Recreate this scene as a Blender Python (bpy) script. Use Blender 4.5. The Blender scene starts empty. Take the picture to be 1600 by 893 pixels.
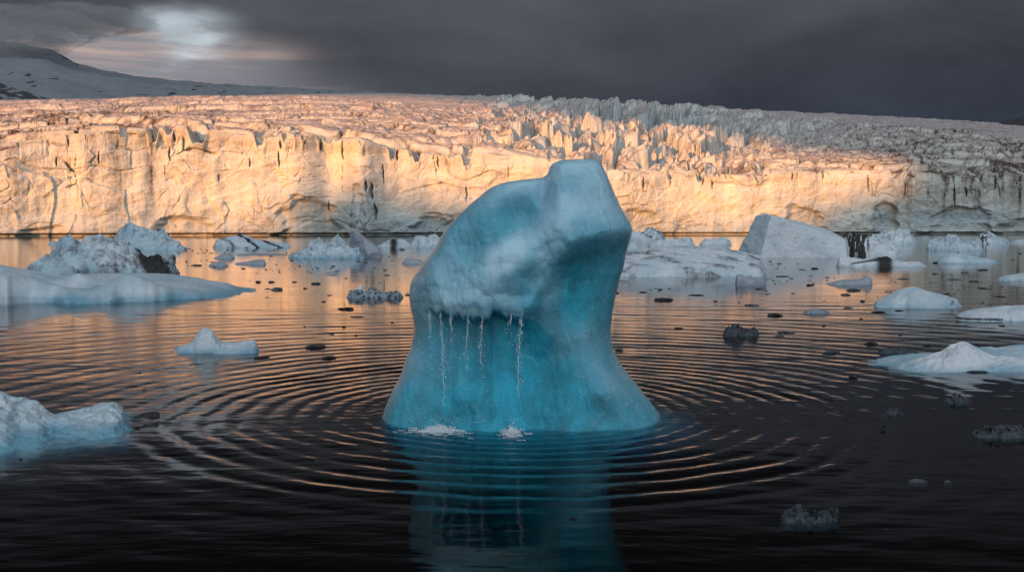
import bpy, math, random
import numpy as np
from mathutils import Vector

# ------------------------------------------------------------------ camera, world, sun
sc = bpy.context.scene
COL = sc.collection
F, HY, CX, CY, CH = 1556.0, 355.0, 800.0, 446.5, 3.0      # focal (px of 1600), horizon row, centre, camera height
cam_d = bpy.data.cameras.new('camera')
cam_d.sensor_width = 36.0
cam_d.lens = 36.0 * F / 1600.0
cam_d.clip_start = 0.1
cam_d.clip_end = 20000
cam = bpy.data.objects.new('camera', cam_d)
COL.objects.link(cam)
cam.location = (0, 0, CH)
PITCH = math.atan((CY - HY) / F)
cam.rotation_euler = (math.radians(90) - PITCH, 0, 0)
sc.camera = cam
sc.view_settings.view_transform = 'Standard'
sc.view_settings.look = 'None'
sc.view_settings.exposure = 0.35
sc.view_settings.gamma = 1.0
sc.view_settings.use_curve_mapping = False
sc.cycles.use_denoising = True
sc.cycles.max_bounces = 6
sc.cycles.diffuse_bounces = 3
sc.cycles.glossy_bounces = 3
sc.cycles.transmission_bounces = 4
sc.cycles.transparent_max_bounces = 8
sc.cycles.caustics_reflective = False
sc.cycles.caustics_refractive = True
sc.cycles.sample_clamp_indirect = 4.0

SUN_EL = math.radians(7.0)
SUN_OFF = math.radians(24.0)           # how far to the left of straight behind the camera
SDIR = np.array([-math.sin(SUN_OFF) * math.cos(SUN_EL), -math.cos(SUN_OFF) * math.cos(SUN_EL), math.sin(SUN_EL)])  # towards the sun


class NT:
    """small helper to write shader trees"""
    def __init__(s, tree):
        s.t = tree; s.n = tree.nodes; s.l = tree.links
        s.n.clear()

    def node(s, typ, **kw):
        n = s.n.new(typ)
        for k, v in kw.items():
            setattr(n, k, v)
        return n

    def put(s, sock, v):
        if v is None: return
        if isinstance(v, bpy.types.NodeSocket):
            s.l.new(v, sock)
        else:
            if isinstance(v, (tuple, list)):
                v = tuple(v)
                if sock.type == 'RGBA' and len(v) == 3: v = v + (1.0,)
            sock.default_value = v

    def math(s, op, a, b=None, c=None, clamp=False):
        n = s.node('ShaderNodeMath', operation=op, use_clamp=clamp)
        s.put(n.inputs[0], a); s.put(n.inputs[1], b); s.put(n.inputs[2], c)
        return n.outputs[0]

    def vmath(s, op, a, b=None, sc_=None):
        n = s.node('ShaderNodeVectorMath', operation=op)
        s.put(n.inputs[0], a); s.put(n.inputs[1], b)
        if sc_ is not None: s.put(n.inputs['Scale'], sc_)
        return n.outputs['Value'] if op in ('DOT_PRODUCT', 'LENGTH') else n.outputs[0]

    def mix(s, f, a, b, blend='MIX'):
        n = s.node('ShaderNodeMix', data_type='RGBA', blend_type=blend)
        s.put(n.inputs['Factor'], f); s.put(n.inputs['A'], a); s.put(n.inputs['B'], b)
        return [o for o in n.outputs if o.type == 'RGBA'][0]

    def mixc(s, f, a, b, blend='MIX'):
        n = s.node('ShaderNodeMix', data_type='RGBA', blend_type=blend)
        s.put(n.inputs[0], f); s.put(n.inputs[6], a); s.put(n.inputs[7], b)
        return n.outputs[2]

    def smooth(s, v, a, b, lo=0.0, hi=1.0):
        n = s.node('ShaderNodeMapRange', interpolation_type='SMOOTHSTEP')
        s.put(n.inputs[0], v); s.put(n.inputs[1], a); s.put(n.inputs[2], b); s.put(n.inputs[3], lo); s.put(n.inputs[4], hi)
        return n.outputs[0]

    def lin(s, v, a, b, lo=0.0, hi=1.0):
        n = s.node('ShaderNodeMapRange')
        s.put(n.inputs[0], v); s.put(n.inputs[1], a); s.put(n.inputs[2], b); s.put(n.inputs[3], lo); s.put(n.inputs[4], hi)
        return n.outputs[0]

    def noise(s, vec, scale, detail=4.0, rough=0.55, dist=0.0, out=0):
        n = s.node('ShaderNodeTexNoise')
        s.put(n.inputs['Vector'], vec); s.put(n.inputs['Scale'], scale); s.put(n.inputs['Detail'], detail)
        s.put(n.inputs['Roughness'], rough); s.put(n.inputs['Distortion'], dist)
        return n.outputs[out]

    def voronoi(s, vec, scale, feature='F1', rnd=1.0):
        n = s.node('ShaderNodeTexVoronoi', feature=feature)
        s.put(n.inputs['Vector'], vec); s.put(n.inputs['Scale'], scale); s.put(n.inputs['Randomness'], rnd)
        return n.outputs['Distance']

    def mapping(s, vec, scale=(1, 1, 1), rot=(0, 0, 0), loc=(0, 0, 0)):
        n = s.node('ShaderNodeMapping')
        s.put(n.inputs['Vector'], vec); s.put(n.inputs['Scale'], scale); s.put(n.inputs['Rotation'], rot); s.put(n.inputs['Location'], loc)
        return n.outputs[0]

    def attr(s, name):
        n = s.node('ShaderNodeAttribute', attribute_name=name)
        return n.outputs['Fac']

    def pos(s):
        return s.node('ShaderNodeNewGeometry').outputs['Position']

    def obj(s):
        return s.node('ShaderNodeTexCoord').outputs['Object']

    def bump(s, h, strength, dist, normal=None):
        n = s.node('ShaderNodeBump')
        s.put(n.inputs['Strength'], strength); s.put(n.inputs['Distance'], dist); s.put(n.inputs['Height'], h)
        if normal is not None: s.put(n.inputs['Normal'], normal)
        return n.outputs[0]


world = bpy.data.worlds.new('World')
sc.world = world
world.use_nodes = True
w = NT(world.node_tree)
gdir = w.node('ShaderNodeTexCoord').outputs['Generated']
sep = w.node('ShaderNodeSeparateXYZ'); w.put(sep.inputs[0], gdir)
dx, dy, dz = sep.outputs
azim = w.math('ARCTAN2', dx, dy)                       # 0 straight ahead, + to the right
horiz = w.math('SQRT', w.math('ADD', w.math('MULTIPLY', dx, dx), w.math('MULTIPLY', dy, dy)))
elev = w.math('ARCTAN2', dz, horiz)
wn1 = w.noise(w.mapping(gdir, (1, 1, 3.2)), 2.1, 6, 0.55, 0.4)
wn2 = w.noise(w.mapping(gdir, (1, 1, 2.4)), 6.5, 6, 0.6, 0.3)
wn3 = w.noise(w.mapping(gdir, (1, 1, 5.0), loc=(3, 1, 7)), 9.0, 5, 0.6, 0.5)
sky = w.node('ShaderNodeTexSky', sky_type='NISHITA')
sky.sun_disc = False
sky.sun_elevation = SUN_EL
sky.sun_rotation = math.radians(180) + SUN_OFF
skyc = w.vmath('SCALE', sky.outputs[0], sc_=0.10)
# dark storm cloud over the ice: greyer high up, slate blue low down and to the right
lowf = w.smooth(elev, 0.07, 0.26, 1, 0)
rightf = w.smooth(azim, -0.12, 0.30)
storm = w.mixc(w.math('MULTIPLY', lowf, w.math('ADD', 0.25, w.math('MULTIPLY', rightf, 0.75))), (0.058, 0.061, 0.071), (0.021, 0.026, 0.040))
storm = w.mixc(1.0, storm, w.node('ShaderNodeCombineXYZ').outputs[0], 'ADD')
mod = w.lin(w.math('ADD', w.math('MULTIPLY', wn1, 0.65), w.math('MULTIPLY', wn2, 0.35)), 0.36, 0.64, 0.66, 1.36)
storm = w.vmath('SCALE', storm, sc_=mod)
storm = w.vmath('SCALE', storm, sc_=w.smooth(elev, 0.20, 0.33, 1, 0.25))
# the open, brighter overcast overhead and behind the camera
rdot = w.vmath('DOT_PRODUCT', gdir, (0.0, -0.85, 0.53))
rear = w.smooth(rdot, 0.12, 0.95)
rearc = w.vmath('SCALE', (0.67, 0.78, 0.89), sc_=w.lin(wn1, 0.3, 0.7, 0.75, 1.15))
rearc = w.vmath('ADD', rearc, w.vmath('SCALE', skyc, sc_=0.35))
col = w.mixc(rear, storm, rearc)


wn4 = w.noise(w.mapping(gdir, (1, 1, 1.8), loc=(5, 2, 3)), 7.0, 2, 0.5)
wn5 = w.noise(w.mapping(gdir, (1, 1, 1.6), loc=(1, 8, 3)), 9.0, 2, 0.5)


def blob(a0, e0, wa, we, warp=0.05):
    da = w.math('DIVIDE', w.math('ADD', w.math('SUBTRACT', azim, a0), w.math('MULTIPLY', w.math('ADD', w.math('SUBTRACT', wn4, 0.5), w.math('MULTIPLY', w.math('SUBTRACT', wn2, 0.5), .4)), warp * 2)), wa)
    de = w.math('DIVIDE', w.math('ADD', w.math('SUBTRACT', elev, e0), w.math('MULTIPLY', w.math('ADD', w.math('SUBTRACT', wn5, 0.5), w.math('MULTIPLY', w.math('SUBTRACT', wn3, 0.5), .5)), warp)), we)
    q = w.math('ADD', w.math('MULTIPLY', da, da), w.math('MULTIPLY', de, de))
    return w.math('EXPONENT', w.math('MULTIPLY', q, -1.0))


def pa(X, Y):
    return math.atan((X - CX) / F), math.atan((HY - Y) / F)


# bright gap with sky seen through it, and the thinner lit veil under it
a0, e0 = pa(290, 76)
gap = blob(a0, e0, 0.050, 0.0185, 0.065)
a1, e1 = pa(230, 112)
veil = blob(a1, e1, 0.12, 0.024, 0.035)
a2, e2 = pa(340, 150)
veil2 = blob(a2, e2, 0.10, 0.03, 0.03)
streak = w.smooth(w.noise(w.mapping(gdir, (1.2, 1.2, 26), rot=(0, 0, 0.2)), 3.0, 4, 0.5), 0.40, 0.64)
veilc = w.mixc(streak, (0.21, 0.21, 0.235), (0.45, 0.34, 0.31))
col = w.mixc(w.smooth(veil, 0.02, 0.85, 0, 0.9), col, veilc)
col = w.mixc(w.smooth(veil2, 0.02, 0.9, 0, 0.6), col, veilc)
gapc = w.vmath('ADD', w.vmath('SCALE', skyc, sc_=0.35), w.mixc(wn3, (0.22, 0.23, 0.26), (0.36, 0.39, 0.44)))
gapc = w.vmath('SCALE', gapc, sc_=w.lin(w.math('ADD', w.math('MULTIPLY', wn3, .6), w.math('MULTIPLY', wn2, .4)), .3, .7, .72, 1.22))
col = w.mixc(w.smooth(w.math('MULTIPLY', gap, w.lin(w.math('ADD', w.math('MULTIPLY', wn2, .5), w.math('MULTIPLY', wn3, .5)), .40, .60, .35, 1.35)), 0.08, 0.75, 0, 0.92), col, gapc)
bg = w.node('ShaderNodeBackground'); w.put(bg.inputs[0], col); bg.inputs[1].default_value = 1.0
wo = w.node('ShaderNodeOutputWorld'); w.l.new(bg.outputs[0], wo.inputs[0])

sun_d = bpy.data.lights.new('sun', 'SUN')
sun_d.energy = 4.4
sun_d.angle = math.radians(0.55)
sun_d.color = (1.0, 0.41, 0.11)
sun = bpy.data.objects.new('sun', sun_d)
COL.objects.link(sun)
sun.rotation_euler = Vector(SDIR.tolist()).to_track_quat('Z', 'Y').to_euler()


# ------------------------------------------------------------------ numeric helpers
def _hash(ix, iy, iz, seed):
    h = (ix.astype(np.uint32) * np.uint32(374761393) + iy.astype(np.uint32) * np.uint32(668265263)
         + iz.astype(np.uint32) * np.uint32(2147483647) + np.uint32((seed * 144665 + 1013) & 0xffffffff))
    h = (h ^ (h >> np.uint32(13))) * np.uint32(1274126177)
    h = (h ^ (h >> np.uint32(16))) * np.uint32(2246822519)
    return h ^ (h >> np.uint32(15))


def rnd2(ix, iy, seed):
    return _hash(ix, iy, np.zeros_like(ix), seed).astype(np.float64) / 4294967295.0


def noise2(x, y, seed=0):
    x0 = np.floor(x); y0 = np.floor(y)
    fx = x - x0; fy = y - y0
    ix = x0.astype(np.int64); iy = y0.astype(np.int64)
    u = fx * fx * fx * (fx * (fx * 6 - 15) + 10); v = fy * fy * fy * (fy * (fy * 6 - 15) + 10)

    def g(a, b, px, py):
        t = rnd2(ix + a, iy + b, seed) * 6.2831853
        return np.cos(t) * px + np.sin(t) * py
    n00 = g(0, 0, fx, fy); n10 = g(1, 0, fx - 1, fy); n01 = g(0, 1, fx, fy - 1); n11 = g(1, 1, fx - 1, fy - 1)
    return ((n00 * (1 - u) + n10 * u) * (1 - v) + (n01 * (1 - u) + n11 * u) * v) * 1.5


def noise3(x, y, z, seed=0):
    x0 = np.floor(x); y0 = np.floor(y); z0 = np.floor(z)
    f = (x - x0, y - y0, z - z0)
    ix = x0.astype(np.int64); iy = y0.astype(np.int64); iz = z0.astype(np.int64)
    u, v, t = [q * q * q * (q * (q * 6 - 15) + 10) for q in f]
    out = 0
    for a in (0, 1):
        for b in (0, 1):
            for c in (0, 1):
                h = _hash(ix + a, iy + b, iz + c, seed)
                ph = (h & np.uint32(0xffff)).astype(np.float64) / 65535 * 6.2831853
                ct = ((h >> np.uint32(16)) & np.uint32(0xffff)).astype(np.float64) / 65535 * 2 - 1
                st = np.sqrt(1 - ct * ct)
                gr = st * np.cos(ph) * (f[0] - a) + st * np.sin(ph) * (f[1] - b) + ct * (f[2] - c)
                out = out + gr * (u if a else 1 - u) * (v if b else 1 - v) * (t if c else 1 - t)
    return out * 1.6


def fbm2(x, y, seed=0, octv=4, gain=0.5, lac=2.03):
    a, s, o = 1.0, 0.0, 0
    for i in range(octv):
        o = o + a * noise2(x + i * 17.3, y - i * 9.1, seed + i)
        a *= gain; x = x * lac; y = y * lac
    return o


def ridge2(x, y, seed=0, octv=4, gain=0.5, lac=2.1):
    a, o = 1.0, 0
    for i in range(octv):
        o = o + a * (1 - 2 * np.abs(noise2(x + i * 7.7, y + i * 3.1, seed + i)))
        a *= gain; x = x * lac; y = y * lac
    return o


def fbm3(x, y, z, seed=0, octv=4, gain=0.5, lac=2.03):
    a, o = 1.0, 0
    for i in range(octv):
        o = o + a * noise3(x + i * 17.3, y - i * 9.1, z + i * 5.7, seed + i)
        a *= gain; x = x * lac; y = y * lac; z = z * lac
    return o


def voro2(x, y, seed=0, jit=0.9):
    """F1, F2, a random number of the cell, offset from the cell's point"""
    ix = np.floor(x).astype(np.int64); iy = np.floor(y).astype(np.int64)
    f1 = np.full(x.shape, 9.0); f2 = np.full(x.shape, 9.0)
    cid = np.zeros(x.shape); ox = np.zeros(x.shape); oy = np.zeros(x.shape)
    for a in (-1, 0, 1):
        for b in (-1, 0, 1):
            px = ix + a + 0.5 + jit * (rnd2(ix + a, iy + b, seed) - 0.5)
            py = iy + b + 0.5 + jit * (rnd2(ix + a, iy + b, seed + 71) - 0.5)
            r = rnd2(ix + a, iy + b, seed + 133)
            d = np.hypot(x - px, y - py)
            near = d < f1
            f2 = np.where(near, f1, np.minimum(f2, d))
            cid = np.where(near, r, cid); ox = np.where(near, x - px, ox); oy = np.where(near, y - py, oy)
            f1 = np.where(near, d, f1)
    return f1, f2, cid, ox, oy


def sst(x, a, b):
    t = np.clip((x - a) / (b - a), 0, 1)
    return t * t * (3 - 2 * t)


def gau(x, c, s):
    return np.exp(-((x - c) / s) ** 2)


def grid_mesh(name, P, mat, attrs=None, smooth=True, wrap=False, kind=None, parent=None, flip=False):
    """P: (rows, cols, 3)"""
    R, C = P.shape[:2]
    idx = np.arange(R * C).reshape(R, C)
    if wrap:
        nxt = np.roll(idx, -1, axis=1)
        q = np.stack([idx[:-1], nxt[:-1], nxt[1:], idx[1:]], -1).reshape(-1, 4)
    else:
        q = np.stack([idx[:-1, :-1], idx[:-1, 1:], idx[1:, 1:], idx[1:, :-1]], -1).reshape(-1, 4)
    if flip: q = q[:, ::-1]
    return raw_mesh(name, P.reshape(-1, 3), q, mat, {k: v.reshape(-1) for k, v in (attrs or {}).items()}, smooth, parent)


def raw_mesh(name, V, Q, mat, attrs=None, smooth=True, parent=None):
    me = bpy.data.meshes.new(name)
    V = np.ascontiguousarray(V, dtype=np.float32); Q = np.ascontiguousarray(Q, dtype=np.int32)
    n, k = Q.shape
    me.vertices.add(len(V)); me.vertices.foreach_set('co', V.ravel())
    me.loops.add(n * k); me.loops.foreach_set('vertex_index', Q.ravel())
    me.polygons.add(n)
    me.polygons.foreach_set('loop_start', np.arange(0, n * k, k, dtype=np.int32))
    me.polygons.foreach_set('loop_total', np.full(n, k, dtype=np.int32))
    me.polygons.foreach_set('use_smooth', np.full(n, smooth, dtype=bool))
    me.update(calc_edges=True)
    for key, val in (attrs or {}).items():
        a = me.attributes.new(key, 'FLOAT', 'POINT')
        a.data.foreach_set('value', np.ascontiguousarray(val, dtype=np.float32))
    me.materials.append(mat)
    o = bpy.data.objects.new(name, me)
    COL.objects.link(o)
    if parent is not None: o.parent = parent
    return o


def tag(o, label=None, cat=None, group=None, kind=None):
    if label: o['label'] = label
    if cat: o['category'] = cat
    if group: o['group'] = group
    if kind: o['kind'] = kind
    return o


def new_mat(name):
    m = bpy.data.materials.new(name)
    m.use_nodes = True
    return m, NT(m.node_tree)


def finish(t, surf):
    o = t.node('ShaderNodeOutputMaterial')
    t.l.new(surf, o.inputs[0])


def principled(t, **kw):
    p = t.node('ShaderNodeBsdfPrincipled')
    for k, v in kw.items():
        t.put(p.inputs[k.replace('_', ' ')], v)
    return p


# pixel helpers: distance of a point on the water, world x and z of a pixel at a distance
def dist_of(Y): return CH * F / (Y - HY)
def wx(X, d): return (X - CX) / F * d
def wz(Y, d): return CH - (Y - HY) / F * d


# ------------------------------------------------------------------ materials
def ice_material(name, white=(0.80, 0.82, 0.84), blue=(0.20, 0.42, 0.53), dirtc=(0.045, 0.040, 0.040), rough=0.42,
                 scale=1.0, bump=0.6, sss=0.0, spark=0.0, greyc=None, deep=None):
    """ice with three vertex masks: blue (clear compact ice), dirt (silt and ash) and, where given, deep"""
    m, t = new_mat(name)
    p = t.obj()
    n1 = t.noise(p, 1.3 / scale, 5, 0.6)
    n2 = t.noise(p, 7.0 / scale, 5, 0.65)
    n3 = t.noise(p, 38.0 / scale, 3, 0.6)
    bl = t.attr('blue'); di = t.attr('dirt')
    bf = t.math('ADD', bl, t.math('MULTIPLY', t.math('SUBTRACT', n1, 0.5), 0.55))
    bf = t.math('ADD', bf, t.math('MULTIPLY', t.math('SUBTRACT', n2, 0.5), 0.25), clamp=True)
    c = t.mixc(bf, white, blue)
    # veins of clear ice and frosting
    vein = t.smooth(t.math('ABSOLUTE', t.math('SUBTRACT', t.noise(t.mapping(p, (1, 1, 2.2), (0.3, 0.5, 0.2)), 1.6 / scale, 4, 0.5, 0.8), 0.5)), 0.0, 0.025, 0.10 if deep else 0.30, 0)
    c = t.mixc(vein, c, t.mixc(0.5, blue, white))
    c = t.mixc(t.smooth(n3, 0.52, 0.75, 0, 0.22), c, (0.80, 0.84, 0.87))
    df = t.smooth(t.math('ADD', di, t.math('MULTIPLY', t.math('SUBTRACT', t.math('ADD', t.math('MULTIPLY', n2, 0.6), t.math('MULTIPLY', n3, 0.4)), 0.5), 1.5)), 0.12, 0.85)
    c = t.mixc(df, c, dirtc)
    speck = t.smooth(t.noise(p, 60.0 / scale, 2, 0.5), 0.66, 0.72, 0, 0.5)
    c = t.mixc(t.math('MULTIPLY', speck, t.smooth(t.noise(p, 2.5 / scale, 2), 0.5, 0.65)), c, (0.22, 0.20, 0.19))
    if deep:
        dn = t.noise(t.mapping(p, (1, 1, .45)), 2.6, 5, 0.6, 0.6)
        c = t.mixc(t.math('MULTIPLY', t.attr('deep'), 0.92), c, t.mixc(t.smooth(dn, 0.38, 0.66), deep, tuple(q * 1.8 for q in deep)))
    if deep:
        pw = t.vmath('ADD', p, t.vmath('SCALE', t.noise(p, 2.0, 3, 0.5, out=1), sc_=0.35))
        ln = t.smooth(t.voronoi(t.mapping(pw, (1, 1, .55), (.2, .5, 0)), 2.3, 'DISTANCE_TO_EDGE'), 0.0, 0.022, 1, 0)
        ln = t.math('MULTIPLY', ln, t.smooth(t.noise(p, 1.7, 3), 0.5, 0.66))
        c = t.mixc(t.math('MULTIPLY', ln, 0.20), c, (0.70, 0.84, 0.90))
        bub = t.smooth(t.noise(t.mapping(pw, (1, 1, 3.4), (.3, -.35, 0)), 5.0, 4, 0.65), 0.56, 0.70, 0, 0.30)
        bub = t.math('MULTIPLY', bub, t.math('SUBTRACT', 1.0, t.math('MULTIPLY', t.attr('deep'), 0.75)))
        c = t.mixc(bub, c, (0.62, 0.80, 0.88))
    h = t.math('ADD', t.math('MULTIPLY', n2, 0.45), t.math('MULTIPLY', n3, 0.38))
    pit = t.voronoi(p, 16.0 / scale, 'SMOOTH_F1')
    h = t.math('ADD', h, t.math('MULTIPLY', pit, 0.30))
    fine = t.noise(p, 120.0 / scale, 2, 0.5)
    h = t.math('ADD', h, t.math('MULTIPLY', fine, 0.12))
    rg = t.math('ADD', rough, t.math('MULTIPLY', t.math('SUBTRACT', n2, 0.5), 0.5), clamp=True)
    kw = dict(Base_Color=c, Roughness=rg, Normal=t.bump(h, bump, 0.10 * scale), IOR=1.31)
    b = principled(t, **kw)
    if sss > 0:
        b.inputs['Subsurface Weight'].default_value = sss
        b.inputs['Subsurface Radius'].default_value = (0.25, 0.7, 1.0)
        b.inputs['Subsurface Scale'].default_value = 0.30
        b.inputs['Subsurface Anisotropy'].default_value = 0.0
    finish(t, b.outputs[0])
    return m


M_WHITE = ice_material('weathered_white_ice', scale=0.9, bump=0.55)
M_FAR = ice_material('distant_berg_ice', white=(0.76, 0.79, 0.82), blue=(0.28, 0.48, 0.58), scale=3.0, bump=0.5)
M_GREY = ice_material('grey_silty_ice', white=(0.46, 0.48, 0.52), blue=(0.28, 0.36, 0.42), scale=0.8, bump=0.8, rough=0.35)
M_DARK = ice_material('dark_clear_ice', white=(0.11, 0.12, 0.135), blue=(0.05, 0.065, 0.08), dirtc=(0.02, 0.02, 0.02), scale=0.25, bump=0.9, rough=0.22)
M_CLEAR = ice_material('glassy_clear_ice', white=(0.15, 0.165, 0.185), blue=(0.06, 0.08, 0.10), dirtc=(0.03, 0.03, 0.03), scale=0.22, bump=1.0, rough=0.15)
M_HERO = ice_material('deep_blue_ice', white=(0.56, 0.79, 0.90), blue=(0.125, 0.42, 0.54), deep=(0.012, 0.27, 0.37), scale=0.55, bump=0.55, rough=0.10, sss=0.6)


def glacier_material():
    m, t = new_mat('glacier_ice')
    p = t.pos()
    ti = t.attr('tint'); di = t.attr('dirt'); to = t.attr('top')
    n1 = t.noise(p, 0.06, 6, 0.6)
    n2 = t.noise(p, 0.45, 5, 0.65)
    n3 = t.noise(p, 2.2, 3, 0.6)
    face = t.mixc(t.smooth(n1, 0.35, 0.65), (0.77, 0.72, 0.61), (0.68, 0.66, 0.59))
    face = t.mixc(t.math('MULTIPLY', ti, 0.9), face, t.mixc(n2, (0.36, 0.455, 0.48), (0.48, 0.55, 0.57)))
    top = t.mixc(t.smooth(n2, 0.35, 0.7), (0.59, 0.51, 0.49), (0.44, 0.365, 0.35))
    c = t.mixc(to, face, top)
    # thin strata of silt, tilted and wavy
    pw = t.vmath('ADD', p, t.vmath('SCALE', t.noise(p, 0.05, 3, 0.5, out=1), sc_=9.0))
    st = t.noise(t.mapping(pw, (0.012, 0.012, 0.55), (0.0, 0.06, 0)), 1.0, 4, 0.6)
    st = t.smooth(t.math('ABSOLUTE', t.math('SUBTRACT', st, 0.5)), 0.0, 0.022, 1, 0)
    st = t.math('MULTIPLY', st, t.smooth(t.noise(p, 0.05, 2), 0.45, 0.62))
    c = t.mixc(t.math('MULTIPLY', st, 0.55), c, (0.26, 0.19, 0.14))
    # run-off stains below the dirty edges
    ru = t.noise(t.mapping(p, (0.55, 0.55, 0.028)), 1.0, 5, 0.65)
    ru = t.math('MULTIPLY', t.smooth(ru, 0.50, 0.72), t.smooth(n1, 0.38, 0.60))
    c = t.mixc(t.math('MULTIPLY', ru, t.math('ADD', 0.0, t.math('MULTIPLY', di, 0.7))), c, (0.20, 0.13, 0.10))
    d = t.math('MULTIPLY', di, t.smooth(t.math('ADD', t.math('MULTIPLY', n2, 0.5), t.math('MULTIPLY', n3, 0.5)), 0.35, 0.60, 0.35, 1.35), clamp=True)
    c = t.mixc(d, c, t.mixc(n3, (0.05, 0.033, 0.028), (0.12, 0.075, 0.06)))
    h = t.math('ADD', t.math('MULTIPLY', n2, 1.0), t.math('MULTIPLY', n3, 0.35))
    h = t.math('ADD', h, t.math('MULTIPLY', t.voronoi(t.vmath('ADD', p, t.vmath('SCALE', t.noise(p, 0.5, 2, out=1), sc_=2.0)), 0.28, 'F1'), 0.8))
    b = principled(t, Base_Color=c, Roughness=0.62, Normal=t.bump(h, 0.45, 1.0), IOR=1.31)
    finish(t, b.outputs[0])
    return m


def water_material():
    m, t = new_mat('lagoon_water')
    p = t.pos()
    # wind texture too small for the mesh
    a = t.noise(t.mapping(p, (1.6, 5.0, 1)), 1.4, 4, 0.55, 0.3)
    b_ = t.noise(t.mapping(p, (0.9, 2.4, 1), (0, 0, 0.25)), 6.0, 3, 0.5)
    h = t.math('ADD', t.math('MULTIPLY', a, 0.55), t.math('MULTIPLY', b_, 0.14))
    patch = t.smooth(t.noise(t.mapping(p, (0.25, 0.6, 1)), 0.35, 3, 0.5), 0.35, 0.65, 0.35, 1.0)
    g = t.node('ShaderNodeBsdfGlass')
    g.inputs['Roughness'].default_value = 0.02
    g.inputs['IOR'].default_value = 1.27
    t.put(g.inputs['Normal'], t.bump(t.math('MULTIPLY', h, patch), 0.34, 0.02))
    va = t.node('ShaderNodeVolumeAbsorption')
    va.inputs['Color'].default_value = (0.0, 0.50, 0.60, 1)
    va.inputs['Density'].default_value = 2.4
    o = t.node('ShaderNodeOutputMaterial')
    t.l.new(g.outputs[0], o.inputs['Surface'])
    t.l.new(va.outputs[0], o.inputs['Volume'])
    return m


def snow_material():
    m, t = new_mat('snow_slope')
    p = t.pos()
    r = t.attr('rock')
    n = t.noise(p, 0.012, 6, 0.6)
    n2 = t.noise(p, 0.06, 4, 0.6)
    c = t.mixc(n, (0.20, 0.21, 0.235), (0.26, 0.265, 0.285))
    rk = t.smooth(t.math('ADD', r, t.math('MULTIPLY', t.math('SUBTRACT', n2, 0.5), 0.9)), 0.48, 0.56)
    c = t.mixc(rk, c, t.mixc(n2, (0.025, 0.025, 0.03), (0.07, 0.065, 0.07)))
    b = principled(t, Base_Color=c, Roughness=0.8, Normal=t.bump(n2, 0.5, 6.0))
    finish(t, b.outputs[0])
    return m


def sun_blocker_material():  # matte grey for the unseen sheet added to block the sun
    m, t = new_mat('unseen_sun_blocker')
    p = t.pos()
    c = t.mixc(t.noise(p, 0.006, 5), (0.62, 0.64, 0.68), (0.80, 0.81, 0.83))
    b = principled(t, Base_Color=c, Roughness=1.0)
    b.inputs['Specular IOR Level'].default_value = 0.0
    finish(t, b.outputs[0])
    return m


# ------------------------------------------------------------------ glacier
GX = [-900, 0, 100, 200, 300, 400, 500, 600, 700, 770, 850, 950, 1050, 1150, 1250, 1350, 1420, 1500, 1600, 2500]
GE = [236, 232, 216, 207, 204, 212, 211, 226, 238, 236, 250, 266, 274, 277, 270, 268, 264, 270, 276, 290]
SX = [-900, 0, 150, 300, 450, 600, 750, 850, 950, 1050, 1150, 1250, 1400, 1500, 1600, 2500]
SY = [168, 159, 157, 152.5, 149, 149.5, 153, 158, 164, 167, 171, 176, 184, 191, 200, 246]
BACK = 600.0


def gdist(X): return np.interp(X, [-900, 0, 800, 1600, 2500], [300, 335, 395, 470, 560])


def gbase(X, s):
    """elevation of the ice surface s metres behind the cliff edge on the ray of column X"""
    D = gdist(X)
    ze = CH + (HY - np.interp(X, GX, GE)) / F * D
    zs = CH + (HY - np.interp(X, SX, SY)) / F * (D + BACK)
    q = s / BACK
    z = ze + (zs - ze) * q
    over = np.clip(q - 1, 0, 9)
    return z - over * 260 + 4 * np.sin(q * 9 + X / 140.) * np.exp(-((q - .5) / .4) ** 2)


def surf_point(X, Y):
    """world point of the glacier surface seen at a pixel"""
    D = float(gdist(X)); e = float(np.interp(X, GX, GE))
    if Y >= e:
        return (X - CX) / F * D, D, CH - (Y - HY) / F * D
    s = np.linspace(0, BACK, 2000)
    z = gbase(np.full(2000, float(X)), s)
    ys = HY - (z - CH) / (D + s) * F
    k = np.argmax(ys <= Y) if (ys <= Y).any() else 1999
    return (X - CX) / F * (D + s[k]), D + s[k], z[k]


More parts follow.
